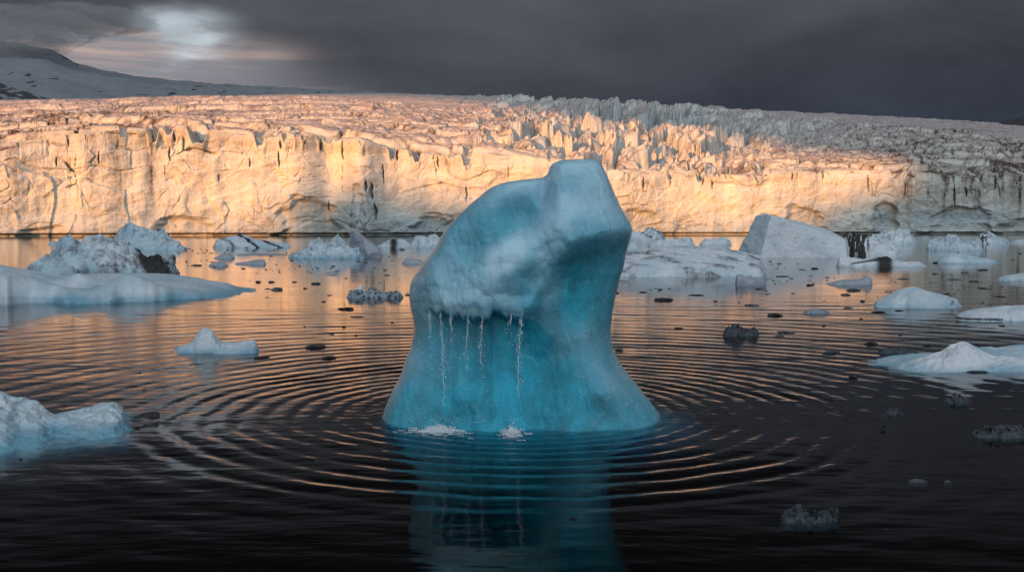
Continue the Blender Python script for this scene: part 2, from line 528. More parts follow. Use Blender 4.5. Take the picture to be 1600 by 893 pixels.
def build_glacier():
    u_in = np.linspace(-0.56, 0.56, 1640)
    u_l = -0.56 - np.linspace(0.8, 0, 120, endpoint=False)
    u_r = 0.56 + np.linspace(0.8, 0, 120, endpoint=False)[::-1]
    u = np.concatenate([u_l, u_in, u_r])
    X = CX + F * u
    n = len(u)
    NP, NC = 430, 190
    k = 2.0
    tt = np.linspace(0, 1, NP)
    s = (BACK + 90) * (np.exp(k * tt) - 1) / (np.exp(k) - 1)
    Xg, Sg = np.meshgrid(X, s)
    D = gdist(Xg)
    # big undulation of the front
    xw0 = (X / F - CX / F) * gdist(X)
    front = 7 * fbm2(xw0 / 95., xw0 * 0 + 3.3, 5, 3) + 2.2 * fbm2(xw0 / 22., xw0 * 0 + 8.1, 9, 3)
    front = front - 7 * gau(X, 565, 26) + 4 * gau(X, 520, 30) + 5 * gau(X, 1300, 70)
    dd = D + Sg + front[None, :] * np.exp(-Sg / 60.)
    xw = (Xg - CX) / F * dd
    yw = dd
    z = gbase(Xg, Sg)
    # zones
    ser = gau(Xg, 1010, 150) * sst(Sg, -1, 25) * (1 - 0.6 * sst(Sg, 380, 560)) + 0.55 * gau(Xg, 1180, 140) * gau(Sg, 330, 170)
    ser = np.clip(ser + 0.35 * gau(Xg, 830, 90) * sst(Sg, -1, 60), 0, 1)
    lef = sst(Xg, 420, 40)
    rig = sst(Xg, 1230, 1420)
    wx_ = fbm2(xw / 38., yw / 38., 21, 3) * 16
    wy_ = fbm2(xw / 38. + 9, yw / 38. + 4, 31, 3) * 13
    # terraces: wide shallow blocks
    f1, f2, cid, ox, oy = voro2((xw + wx_ * 1.3) / 52., (yw + wy_ * 1.2 + 0.16 * xw) / 21., 41)
    e1 = f2 - f1
    g1, g2, cid2, ox2, oy2 = voro2((xw + wx_ * .9) / 19., (yw + wy_ * .9 - 0.1 * xw) / 8.5, 43)
    e2 = g2 - g1
    def saw(lam, a, sd, skew):
        q = (yw + skew * xw + 0.55 * lam * fbm2(xw / (lam * 3.2), yw / (lam * 2.2), sd, 3) + .10 * lam * fbm2(xw / (lam * .5), yw / lam, sd + 5, 2)) / lam
        k_ = np.floor(q); fr = q - k_
        am = a * (0.25 + 1.1 * rnd2(k_.astype(np.int64), np.floor(xw / (lam * 2.5) + 3 * rnd2(k_.astype(np.int64), k_.astype(np.int64) * 0, sd)).astype(np.int64), sd + 2))
        pr = np.where(fr < .10, fr / .10 - .5, .5 - (fr - .10) / .90)
        return am * pr, gau(fr, 0.0, .035) + gau(fr, 1.0, .035) + .5 * gau(fr, .11, .03)
    sa, da_ = saw(36., 6.0, 45, 0.16)
    sb, db_ = saw(15., 2.6, 47, -0.08)
    sc3, dc_ = saw(7., 1.1, 49, 0.22)
    ter = (cid - .5) * 1.6 - oy * .8 + (cid2 - .5) * 0.8 - oy2 * 0.4 + sa + sb + sc3
    crk = 3.6 * (1 - sst(e1, 0.0, 0.07)) * (0.35 + 0.65 * sst(fbm2(xw / 45., yw / 30., 51, 2), -0.15, 0.25))
    crk = crk + 2.0 * (1 - sst(e2, 0.0, 0.13)) * sst(fbm2(xw / 30., yw / 22., 52, 2), -0.1, 0.2)
    # seracs: tall split blocks
    h1, h2, cid3, ox3, oy3 = voro2((xw + wx_ * .6) / (9.0 + Sg * .018), (yw + wy_ * .7) / (14. + Sg * .025), 61)
    e3 = h2 - h1
    k1, k2, cid4, ox4, oy4 = voro2((xw + wx_ * .4) / 4.6, (yw + wy_ * .4) / 7., 63)
    e4 = k2 - k1
    big = fbm2(xw / 30., yw / 45., 71, 2)
    sr = (cid3 - .5) * 12. + ox3 * 9 - oy3 * 10 + (cid4 - .5) * 2.2 + ox4 * 2.5 - oy4 * 2.5 + big * 5 - 9 * (1 - sst(e3, 0.0, 0.13)) - 1.2 * (1 - sst(e4, 0, 0.12))
    calm = 1 - 0.72 * sst(Sg, 240, 520) * (1 - ser)
    amp = (0.62 + 0.25 * lef + 0.25 * rig) * calm
    near = sst(Sg, 0, 6)
    rough = fbm2(xw / 12., yw / 14., 81, 4) * 0.40 + fbm2(xw / 1.9, yw / 2.5, 82, 3) * 0.10
    dz = (1 - ser) * amp * (ter * (0.35 + 0.65 * near) - crk) + ser * sr * (0.45 + 0.55 * near) + rough * (0.6 + ser)
    # gashes cut into the edge
    gash = np.zeros_like(Xg)
    for (gx, gw, gd, gl, lean) in [(196, 8, 5, 9, 4), (243, 11, 10, 12, 14), (268, 9, 5, 10, 8), (312, 19, 11, 16, 10), (409, 10, 6, 10, 0), (447, 5, 5, 8, 0), (614, 7, 9, 14, 3), (652, 7, 7, 12, 5), (729, 9, 9, 14, 4), (1046, 6, 6, 10, 2), (1092, 8, 7, 10, 0), (1183, 9, 6, 12, 3), (1402, 16, 8, 30, -30), (1560, 5, 5, 8, 0)]:
        cx = gx + lean * Sg / 12. + 2.5 * noise2(Sg / 3., Sg * 0 + gx, 4)
        gash = np.maximum(gash, gd * (1 - sst(np.abs(Xg - cx), gw * .35, gw)) * (1 - sst(Sg, gl * .5, gl * 1.4)))
    dz = dz - gash * 0.5
    z = z + dz
    Ppl = np.stack([xw, yw, z], -1)
    # dirt on top: gathers in the cracks and bands
    band = sst(fbm2(xw / 60., yw / 14., 91, 4), -0.05, 0.5)
    dirt = 0.85 * (1 - sst(e1, 0.01, 0.09)) + 0.45 * (1 - sst(e2, 0.02, 0.12)) + 0.22 * band + .9 * da_ + .6 * db_ + .25 * dc_
    dirt = dirt * (0.55 + 1.15 * lef * sst(fbm2(xw / 45., yw / 40., 93, 2), -.35, .2) + 0.55 * rig) * (1 - 0.55 * ser) * (1 - 0.65 * sst(Sg, 150, 420))
    slope = np.gradient(z, axis=0) / np.maximum(np.gradient(yw, axis=0), .05)
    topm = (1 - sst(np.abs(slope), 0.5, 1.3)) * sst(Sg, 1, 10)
    tint_p = np.clip(ser * 0.35 * sst(Sg, 120, 300) + 0.5 * ser * (1 - sst(e3, 0, .3)) + 0.12 * rig, 0, 1)

    # cliff below the edge
    ztop = z[0]
    v = np.linspace(0, 1, NC)[:, None]
    xt = xw[0][None, :]; yt = yw[0][None, :]
    zc = -2.0 + (ztop[None, :] + 2.0) * v
    ker = np.hanning(121); ker /= ker.sum()
    zsm = np.convolve(np.pad(ztop, 60, 'edge'), ker, 'valid')[None, :]
    vs = np.clip((zc + 2) / (zsm + 2), 0, 1.1)
    xa = xt + 0 * v
    wob = 5 * fbm2(xa / 26., zc / 26., 101, 3)
    big = 3.2 * fbm2(xa / 70., zc / 44., 103, 3)
    f1, f2, c1, ox, oy = voro2((xa + wob * .8 + .3 * zc) / 27., (zc + wob * .5) / 17., 105)
    fac = (c1 - .5) * .9 + (ox * (c1 - .5) * 2.6) + oy * .7 - .8 * f1 * f1
    g1, g2, c2, ox2, oy2 = voro2((xa + wob * .4 - .4 * zc) / 9., (zc + wob * .3) / 6., 107)
    fac = fac + (c2 - .5) * .35 + ox2 * (c2 - .5) * 1.1 + oy2 * .3
    v1, v2, c3, _, _ = voro2((xa + wob * .4) / 15., (zc + wob) / 44. + 3, 109)
    vert = 1 - sst(v2 - v1, 0.0, 0.013)
    vert = vert * sst(fbm2(xa / 14., zc / 14., 111, 2), 0.10, 0.35) * sst(v, .2, .7)
    s1, s2, c4, _, _ = voro2((xa + wob * 3) / 60., (zc + wob * 1.2 + 0.05 * xa) / 9., 113)
    stra = (1 - sst(s2 - s1, 0.0, 0.10)) * sst(fbm2(xa / 40., zc / 20., 115, 2), 0.0, 0.30)
    w1, w2, c5, _, _ = voro2((xa + wob * 1.0) / 5., (zc + wob * .8 + .5 * xa) / 13., 117)
    frac = (1 - sst(w2 - w1, 0.0, 0.08)) * sst(fbm2(xa / 16. + 7, zc / 14., 119, 3), 0.1, 0.4)
    fine = fbm2(xa / 5., zc / 4., 121, 4) * .38 + ridge2(xa / 19., zc / 12., 125, 5) * 0.22 * (0.4 + sst(fbm2(xa / 30., zc / 20., 126, 2), -.2, .4))
    flute = fbm2(xa / 1.8, zc / 14., 127, 3) * 0.10
    out = big + fac + fine + flute - 2.0 * vert - 0.5 * stra - 0.5 * frac
    Xc = CX + F * xa / gdist(X)[None, :]
    Yc = HY - (zc - CH) / gdist(X)[None, :] * F
    slit = 0 * xa
    for (sx_, y0_, y1_, w_) in [(437, 218, 232, 2.2), (434, 236, 262, 1.6), (497, 214, 234, 1.6), (532, 205, 250, 1.8), (477, 218, 226, 1.5), (264, 228, 252, 1.5), (597, 256, 286, 1.3), (618, 218, 250, 3), (653, 214, 240, 2.2),
                                (683, 238, 262, 1.4), (676, 236, 250, 1.2), (728, 240, 268, 1.3), (728, 290, 315, 1.2), (573, 282, 300, 2.2), (581, 286, 312, 3), (586, 318, 345, 2.2), (508, 312, 330, 1.2), (272, 202, 222, 2.0),
                                (1003, 276, 300, 1.5), (1046, 268, 292, 1.6), (1098, 262, 290, 1.6), (1112, 280, 296, 1.2), (1133, 262, 280, 1.5), (1183, 270, 288, 2.2), (1238, 268, 282, 1.5), (1292, 262, 280, 1.5), (1360, 272, 300, 1.4),
                                (1493, 290, 322, 1.6), (1512, 294, 310, 1.5), (1552, 268, 296, 1.4), (1590, 255, 275, 1.5), (1478, 232, 255, 1.6), (160, 238, 258, 1.4), (92, 246, 262, 1.3), (340, 270, 285, 1.3), (388, 246, 262, 1.2)]:
        cc = sx_ + 1.6 * noise2(zc / 2.5, zc * 0 + sx_, 6) + (Yc - y0_) * .04
        wv = w_ * np.sin(np.clip((Yc - y0_) / (y1_ - y0_), 0.02, .98) * math.pi) ** .6
        slit = np.maximum(slit, (1 - sst(np.abs(Xc - cc), wv * .5, wv * 1.1)) * sst(Yc, y0_ - 2, y0_ + 2) * (1 - sst(Yc, y1_ - 2, y1_ + 2)))
    out = out - 2.4 * slit
    # caves and arcs at the foot
    for (cxx, wdt, hgt, dep) in [(285, 60, 7, 3.0), (70, 40, 5, 2), (475, 55, 13, 3.5), (700, 60, 8, 4), (820, 30, 8, 2), (1010, 34, 11, 2.5), (1080, 30, 8, 1.5), (1250, 60, 12, 4), (1385, 22, 15, 4), (1500, 55, 12, 3.5), (1590, 40, 7, 5), (560, 14, 20, 3)]:
        rr = ((Xc - cxx) / wdt) ** 2 + (zc / hgt) ** 2
        out = out - dep * .8 * (1 - sst(rr + 0.6 * fbm2(xa / 14., zc / 7., 131, 3), 0.55, 1.1))
    lean = 0.10 * (zc - zsm) * -1
    under = 2.6 * (1 - sst(zc, 0.3, 1.1))
    tb = sst(v, 0.86, 1.0) ** 1.0
    out = out * (1 - tb)
    yc = yt - out - np.clip(lean, 0, 9) * (1 - tb * .5) + under
    # terraces drawn back towards the top
    Pcl = np.stack([(xa / yt) * yc, yc, zc], -1)
    # blue-green where the ice is fresh and clean: the caves, low and right
    low = 1 - sst(zc, 6, 20)
    tint_c = low * 0.55 * sst(fbm2(xa / 30., zc / 12., 141, 3), -0.1, 0.35) + 0.35 * sst(Xc, 1330, 1450) + 0.45 * gau(Xc, 600, 110) * (1 - sst(zc, 14, 26))
    tint_c = np.clip(tint_c * .7 + 0.6 * frac * low + 0.5 * vert + slit, 0, 1)
    for (cxx, cz, sx_, sz_) in [(577, 16, 4, 6), (585, 7, 3, 7), (1385, 5, 18, 8), (690, 2.5, 55, 2.5), (1500, 6, 60, 5)]:
        tint_c = np.clip(tint_c + 0.9 * gau(Xc, cxx, sx_) * gau(zc, cz, sz_), 0, 1)
    dirt_c = 0.65 * vert + 0.5 * stra + 0.3 * frac + 1.0 * slit
    upper = sst(v, 0.62, 1.0)
    lefc = sst(Xc, 420, 200); rigc = sst(Xc, 1380, 1480)
    dirt_c = dirt_c * (0.45 + 0.4 * upper) + upper * (0.16 * lefc + 0.40 * rigc * sst(fbm2(xa / 9., zc / 30., 143, 3), -0.1, .4))
    strk = sst(fbm2(xa / 3.0, zc / 45., 145, 3), 0.12, 0.5)
    for (cxx, sx_, top_, a_) in [(185, 10, 0, .9), (150, 7, 0, .4), (237, 7, 0, .8), (312, 8, 0, .35), (30, 20, 0, .3), (616, 5, 0, .4), (1420, 30, 0, .5), (1475, 22, 0, .7), (1530, 18, 0, .7), (1585, 22, 0, 1.0), (1110, 8, 0, .25)]:
        dirt_c = dirt_c + 1.1 * a_ * gau(Xc, cxx, sx_) * (0.35 + 0.65 * strk) * sst(v, 0.12, 0.75)
    dirt_c = np.clip(dirt_c, 0, 1)
    P = np.concatenate([Pcl[:-1], Ppl], 0)
    at = dict(dirt=np.clip(np.concatenate([dirt_c[:-1], dirt], 0), 0, 1), tint=np.concatenate([tint_c[:-1], tint_p], 0),
              top=np.concatenate([np.zeros_like(zc)[:-1], topm], 0))
    o = grid_mesh('glacier', P, glacier_material(), at, smooth=True)
    tag(o, 'crevassed glacier front with sunlit cream ice cliff ending in the lagoon', 'glacier', kind='structure')
    return o


glacier = build_glacier()


# ------------------------------------------------------------------ far slopes
def build_slope(name, Xs, Ys, d0, d1, zlow, mat, rockf, nx=420, ny=120, seed=3):
    X = np.linspace(Xs[0], Xs[-1], nx)
    t = np.linspace(0, 1, ny)
    Xg, T = np.meshgrid(X, t)
    d = d0 + (d1 - d0) * T
    ztop = CH + (HY - np.interp(Xg, Xs, Ys)) / F * (d0 + (d1 - d0) * .92)
    z = zlow + (ztop - zlow) * np.clip(T / .92, 0, 1) ** .95
    x = (Xg - CX) / F * d
    z = z + fbm2(x / 160., d / 160., seed, 5) * 7 * np.sin(T * math.pi) * (1 - sst(T, .6, .92) * .8) + fbm2(x / 30., d / 40., seed + 9, 3) * 1.6
    z = z - np.clip(T - .92, 0, 1) * 500
    P = np.stack([x, d, z], -1)
    Yp = HY - (z - CH) / d * F
    return grid_mesh(name, P, mat, dict(rock=rockf(Xg, Yp, x, d)), smooth=True)


def rock_left(X, Y, x, d):
    r = 0.0
    # black rock bands at the lower left foot
    a = sst(fbm2((X + (Y - 145) * 2.2) / 70., (Y - X * 0.42) / 7., 7, 3), -0.35, 0.25)
    r = 0.95 * (1 - sst(Y - (131 + 0.42 * X), -5, 5) * 0 - 0) * 0
    inside = sst(Y - (130 + 0.33 * X), -3, 2) * (1 - sst(X, 70, 100))
    r = inside * (0.50 + 0.65 * a)
    ridge = gau(Y + 5 * fbm2(X / 9., X * 0, 77, 3) - np.interp(X, [85, 100, 115, 130], [81, 88, 95, 103]), 0, 1.6 + 1.5 * rnd2((X / 3).astype(np.int64), (X * 0).astype(np.int64), 5)) * sst(X, 84, 92) * (1 - sst(X, 128, 134))
    r = np.maximum(r, ridge * 1.2)
    sp = sst(fbm2(x / 16., d / 30., 15, 3), 0.52, 0.68)
    sc_ = gau(X, 300, 130) * gau(Y, 143, 9) + .8 * gau(X, 60, 50) * gau(Y, 125, 14) + .5 * gau(X, 520, 100) * gau(Y, 147, 5)
    return np.clip(np.maximum(r, sp * np.clip(sc_ * 1.8, 0, 1)), 0, 1)


M_SNOW = snow_material()
hill = build_slope('snow_hill', [-700, -200, 0, 40, 85, 100, 130, 170, 230, 300, 380, 480, 600, 720, 860, 1000, 1200],
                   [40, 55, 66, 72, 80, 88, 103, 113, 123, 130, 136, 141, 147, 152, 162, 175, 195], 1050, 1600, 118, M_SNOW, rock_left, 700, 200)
tag(hill, kind='structure')
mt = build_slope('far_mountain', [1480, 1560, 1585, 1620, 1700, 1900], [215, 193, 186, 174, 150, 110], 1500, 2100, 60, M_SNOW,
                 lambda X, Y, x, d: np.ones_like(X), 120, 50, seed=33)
tag(mt, kind='structure')


# ------------------------------------------------------------------ unseen sun blocker added behind the camera, its hole shaped to set the sunlit patch
def build_sun_blocker():
    sh = np.array([-math.sin(SUN_OFF), -math.cos(SUN_OFF)])
    pv = np.array([math.cos(SUN_OFF), -math.sin(SUN_OFF)])
    L, te = 1700.0, math.tan(SUN_EL)

    def ph(x, y, z):
        along = L - (x * sh[0] + y * sh[1])
        return x * pv[0] + y * pv[1], z + along * te
    lit = [(-500, 385), (-200, 373), (120, 371), (400, 371), (440, 345), (480, 300), (545, 283), (600, 286), (690, 312), (740, 322), (820, 352), (880, 372), (1000, 370), (1235, 369),  # wanted sunlit outline on the ice, projected back to shape the hole
           (1265, 335), (1320, 308), (1385, 294), (1425, 270), (1390, 246), (1260, 236), (1200, 226), (1140, 222), (1060, 208), (1000, 210), (930, 196), (860, 186), (820, 170), (740, 160),
           (640, 153), (500, 150), (300, 153), (150, 158), (0, 160), (-200, 165), (-500, 172)]
    dens = []
    for (a, b) in zip(lit, lit[1:] + lit[:1]):
        for q in np.linspace(0, 1, 12, endpoint=False):
            dens.append((a[0] + (b[0] - a[0]) * q, a[1] + (b[1] - a[1]) * q))
    poly = np.array([ph(*surf_point(X, Y)) for X, Y in dens])
    cs = 3.5
    p = np.arange(-1750, 320, cs); h = np.arange(-10, 760, cs)
    Pg, Hg = np.meshgrid(p, h)
    cxp = Pg + 1.5 + 5 * fbm2(Pg / 30., Hg / 20., 3, 2); cyp = Hg + 1.5 + 2.5 * fbm2(Pg / 30., Hg / 20., 8, 2)
    ins = np.zeros(Pg.shape, bool)
    x1, y1 = poly[:, 0], poly[:, 1]; x2, y2 = np.roll(x1, -1), np.roll(y1, -1)
    for i in range(len(x1)):
        if y1[i] == y2[i]: continue
        c = ((y1[i] > cyp) != (y2[i] > cyp)) & (cxp < (x2[i] - x1[i]) * (cyp - y1[i]) / (y2[i] - y1[i]) + x1[i])
        ins ^= c
    dep = 18 * fbm2(Pg / 220., Hg / 120., 13, 3)
    top = 22 * fbm2(Pg / 150., Hg * 0, 17, 3) * sst(Hg, 690, 760)
    base = sh[None, None, :] * (L + dep)[..., None] + pv[None, None, :] * Pg[..., None]
    V1 = np.dstack([base, Hg + top])
    V2 = np.dstack([base + sh * 25.0, Hg + top + 2.2])
    R, C = Pg.shape
    idx = np.arange(R * C).reshape(R, C)
    keep = ~ins[:-1, :-1]
    q = np.stack([idx[:-1, :-1], idx[:-1, 1:], idx[1:, 1:], idx[1:, :-1]], -1)[keep]
    V = np.concatenate([V1.reshape(-1, 3), V2.reshape(-1, 3)])
    Q = np.concatenate([q, q[:, ::-1] + R * C])
    o = raw_mesh('cloud', V, Q, sun_blocker_material())
    tag(o, kind='structure')  # added out of view only to shade the lagoon and parts of the ice
    return o


build_sun_blocker()


def hill_cloud():
    m = bpy.data.materials.new('thin_cloud'); m.use_nodes = True
    t = NT(m.node_tree)
    v = t.node('ShaderNodeVolumePrincipled')
    v.inputs['Color'].default_value = (0.9, 0.9, 0.92, 1); v.inputs['Density'].default_value = 0.017; v.inputs['Anisotropy'].default_value = 0.1
    o = t.node('ShaderNodeOutputMaterial'); t.l.new(v.outputs[0], o.inputs['Volume'])
    th = np.linspace(0, 2 * math.pi, 64, endpoint=False); ph = np.linspace(0, math.pi, 34)
    TH, PH = np.meshgrid(th, ph)
    V, Q, off = [], [], 0
    for i, (X, Y, a, b, c) in enumerate([(5, 66, 110, 85, 26), (62, 66, 62, 60, 15), (-90, 62, 130, 80, 38), (45, 46, 120, 80, 24), (-50, 88, 85, 60, 18), (140, 36, 100, 60, 20), (20, 82, 70, 45, 12)]):
        d = 1440.0 - i * 4
        n = 1 + .28 * fbm3(2 * np.sin(PH) * np.cos(TH), 2 * np.sin(PH) * np.sin(TH), 2 * np.cos(PH), 900 + i, 3)
        P = np.stack([wx(X, d) + a * n * np.sin(PH) * np.cos(TH), d + b * n * np.sin(PH) * np.sin(TH), wz(Y, d) + c * n * np.cos(PH)], -1)
        idx = np.arange(P.shape[0] * 64).reshape(-1, 64) + off; nx_ = np.roll(idx, -1, 1)
        V.append(P.reshape(-1, 3)); Q.append(np.stack([idx[:-1], idx[1:], nx_[1:], nx_[:-1]], -1).reshape(-1, 4)); off += P.shape[0] * 64
    tag(raw_mesh('cloud', np.concatenate(V), np.concatenate(Q), m), kind='structure')


hill_cloud()

# ------------------------------------------------------------------ water
RCX, RCY = wx(812, dist_of(640)), dist_of(640)


def wave_height(x, y):
    r = np.hypot(x - RCX, y - RCY)
    ang = np.arctan2(y - RCY, x - RCX)
    rn = r + 0.07 * fbm2(x / 1.6, y / 1.6, 201, 3) + 0.22 * fbm2(x / 6., y / 6., 203, 2)
    lam = 0.20 + 0.054 * rn
    phi = 2 * math.pi / 0.054 * np.log(np.maximum(lam, 0.2))
    steep = 0.105 * sst(r, 1.7, 2.6) * (1 - 0.45 * sst(r, 5.4, 6.6)) * np.exp(-np.clip(r - 5.5, 0, 99) / 9.0)
    steep = np.where(y < RCY, steep * (1 - 0.74 * sst(r, 5.2, 6.4)), steep)
    steep = steep * (0.85 + 0.55 * fbm2(x / 1.9, y / 0.8, 205, 3)) * (0.85 + 0.35 * fbm2(x / 5., y / 5., 207, 2))
    h = steep * lam / (2 * math.pi) * (np.sin(phi) + 0.22 * np.sin(2 * phi + 0.7))
    # small rings thrown off by the falling meltwater
    for (X, Y, a, l, fall) in [(700, 662, 0.09, 0.19, 1.3), (800, 668, 0.08, 0.17, 1.1), (1060, 640, 0.05, 0.24, 1.6), (560, 640, 0.05, 0.27, 2.0)]:
        d = dist_of(Y); cx = wx(X, d)
        rr = np.hypot(x - cx, y - d) + 0.05 * fbm2(x * 2, y * 2, 211, 2)
        h = h + a * l / 6.283 * np.exp(-rr / fall) * np.sin(rr * 6.283 / l) * (0.6 + 0.8 * fbm2(x * 1.7, y * 1.7, 213, 2))
    # long low swell lines running across the lagoon, and wind chop
    ys = y + 0.5 * fbm2(x / 7., y / 5., 221, 2)
    amp = np.exp(-((np.log(np.maximum(y, 3) / 34.)) / 0.75) ** 2)
    h = h + amp * 0.0035 * np.sin(ys * 6.283 / 1.9 + 1.5 * fbm2(x / 9., y / 4., 223, 2)) * (0.6 + fbm2(x / 12., y / 4., 225, 2))
    h = h + 0.0030 * fbm2(x / 1.2, y / 0.45, 231, 3) + 0.005 * fbm2(x / 5., y / 2.2, 233, 2)
    return h


def build_water():
    lr = [4.6]
    while lr[-1] < 40: lr.append(lr[-1] * 1.0023)
    while lr[-1] < 150: lr.append(lr[-1] * 1.008)
    while lr[-1] < 700: lr.append(lr[-1] * 1.03)
    lr = np.array(lr)
    az = np.concatenate([np.linspace(-1.15, -0.62, 70, endpoint=False), np.linspace(-0.62, 0.62, 560), np.linspace(0.62, 1.15, 71)[1:]])
    A, Rr = np.meshgrid(az, lr)
    x = Rr * np.sin(A); y = Rr * np.cos(A)
    z = wave_height(x, y)
    fade = (1 - sst(Rr, 60, 150))
    z = z * fade * sst(Rr, 4.6, 5.2) * (1 - sst(np.abs(A), 1.05, 1.14))
    z[0] = 0
    m = water_material()
    # one sheet: the fine fan in view plus a skirt out to the far shore and behind the camera
    P = np.stack([x, y, z], -1)
    R, C = P.shape[:2]
    V = [P.reshape(-1, 3)]
    idx = np.arange(R * C).reshape(R, C)
    Q = [np.stack([idx[:-1, :-1], idx[1:, :-1], idx[1:, 1:], idx[:-1, 1:]], -1).reshape(-1, 4)]
    # the rest of the round lagoon, sharing the rim of the fan: behind the camera, the floor and the outer side
    off = R * C
    nb = 60
    azb = np.linspace(1.15, 2 * math.pi - 1.15, nb)[1:-1]
    V.append(np.stack([lr[:, None] * np.sin(azb), lr[:, None] * np.cos(azb), 0 * lr[:, None] * azb], -1).reshape(-1, 3))
    ib = np.arange(R * len(azb)).reshape(R, -1) + off
    ring = np.concatenate([idx[:, -1:], ib, idx[:, :1]], 1)
    Q.append(np.stack([ring[:-1, :-1], ring[1:, :-1], ring[1:, 1:], ring[:-1, 1:]], -1).reshape(-1, 4))
    off += R * len(azb)
    inner = np.concatenate([idx[0], ib[0]]); outer = np.concatenate([idx[-1], ib[-1]])
    nr = len(inner)
    ztop_c = off; V.append(np.array([[0, 0, 0.0], [0, 0, -9.0]])); off += 2
    azall = np.concatenate([az, azb])
    rim = np.stack([lr[-1] * np.sin(azall), lr[-1] * np.cos(azall), np.full(nr, -9.0)], -1)
    V.append(rim); low = np.arange(nr) + off
    T3 = [np.stack([np.full(nr, ztop_c), inner, np.roll(inner, -1)], -1), np.stack([np.full(nr, ztop_c + 1), np.roll(low, -1), low], -1)]
    Q.append(np.stack([outer, low, np.roll(low, -1), np.roll(outer, -1)], -1))
    V = np.concatenate(V); Q = np.concatenate(Q)[:, ::-1]; T3 = np.concatenate(T3)[:, ::-1]
    me = bpy.data.meshes.new('water')
    me.vertices.add(len(V)); me.vertices.foreach_set('co', np.ascontiguousarray(V, dtype=np.float32).ravel())
    nl = Q.size + T3.size
    me.loops.add(nl); me.loops.foreach_set('vertex_index', np.concatenate([Q.ravel(), T3.ravel()]).astype(np.int32))
    me.polygons.add(len(Q) + len(T3))
    tot = np.concatenate([np.full(len(Q), 4), np.full(len(T3), 3)]).astype(np.int32)
    me.polygons.foreach_set('loop_start', np.concatenate([[0], np.cumsum(tot)[:-1]]).astype(np.int32))
    me.polygons.foreach_set('loop_total', tot)
    me.polygons.foreach_set('use_smooth', np.ones(len(tot), bool))
    me.update(calc_edges=True)
    me.materials.append(m)
    o = bpy.data.objects.new('water', me)
    COL.objects.link(o)
    tag(o, kind='structure')
    mb, tb_ = new_mat('lagoon_bed')
    finish(tb_, principled(tb_, Base_Color=(0.012, 0.014, 0.016), Roughness=0.9).outputs[0])
    bed = np.array([[-900, -900, -9.2], [900, -900, -9.2], [900, 900, -9.2], [-900, 900, -9.2]], float)
    tag(raw_mesh('lagoon_bed', bed, np.array([[0, 1, 2, 3]]), mb), kind='structure')


build_water()


# ------------------------------------------------------------------ the blue iceberg
HD = 16.0


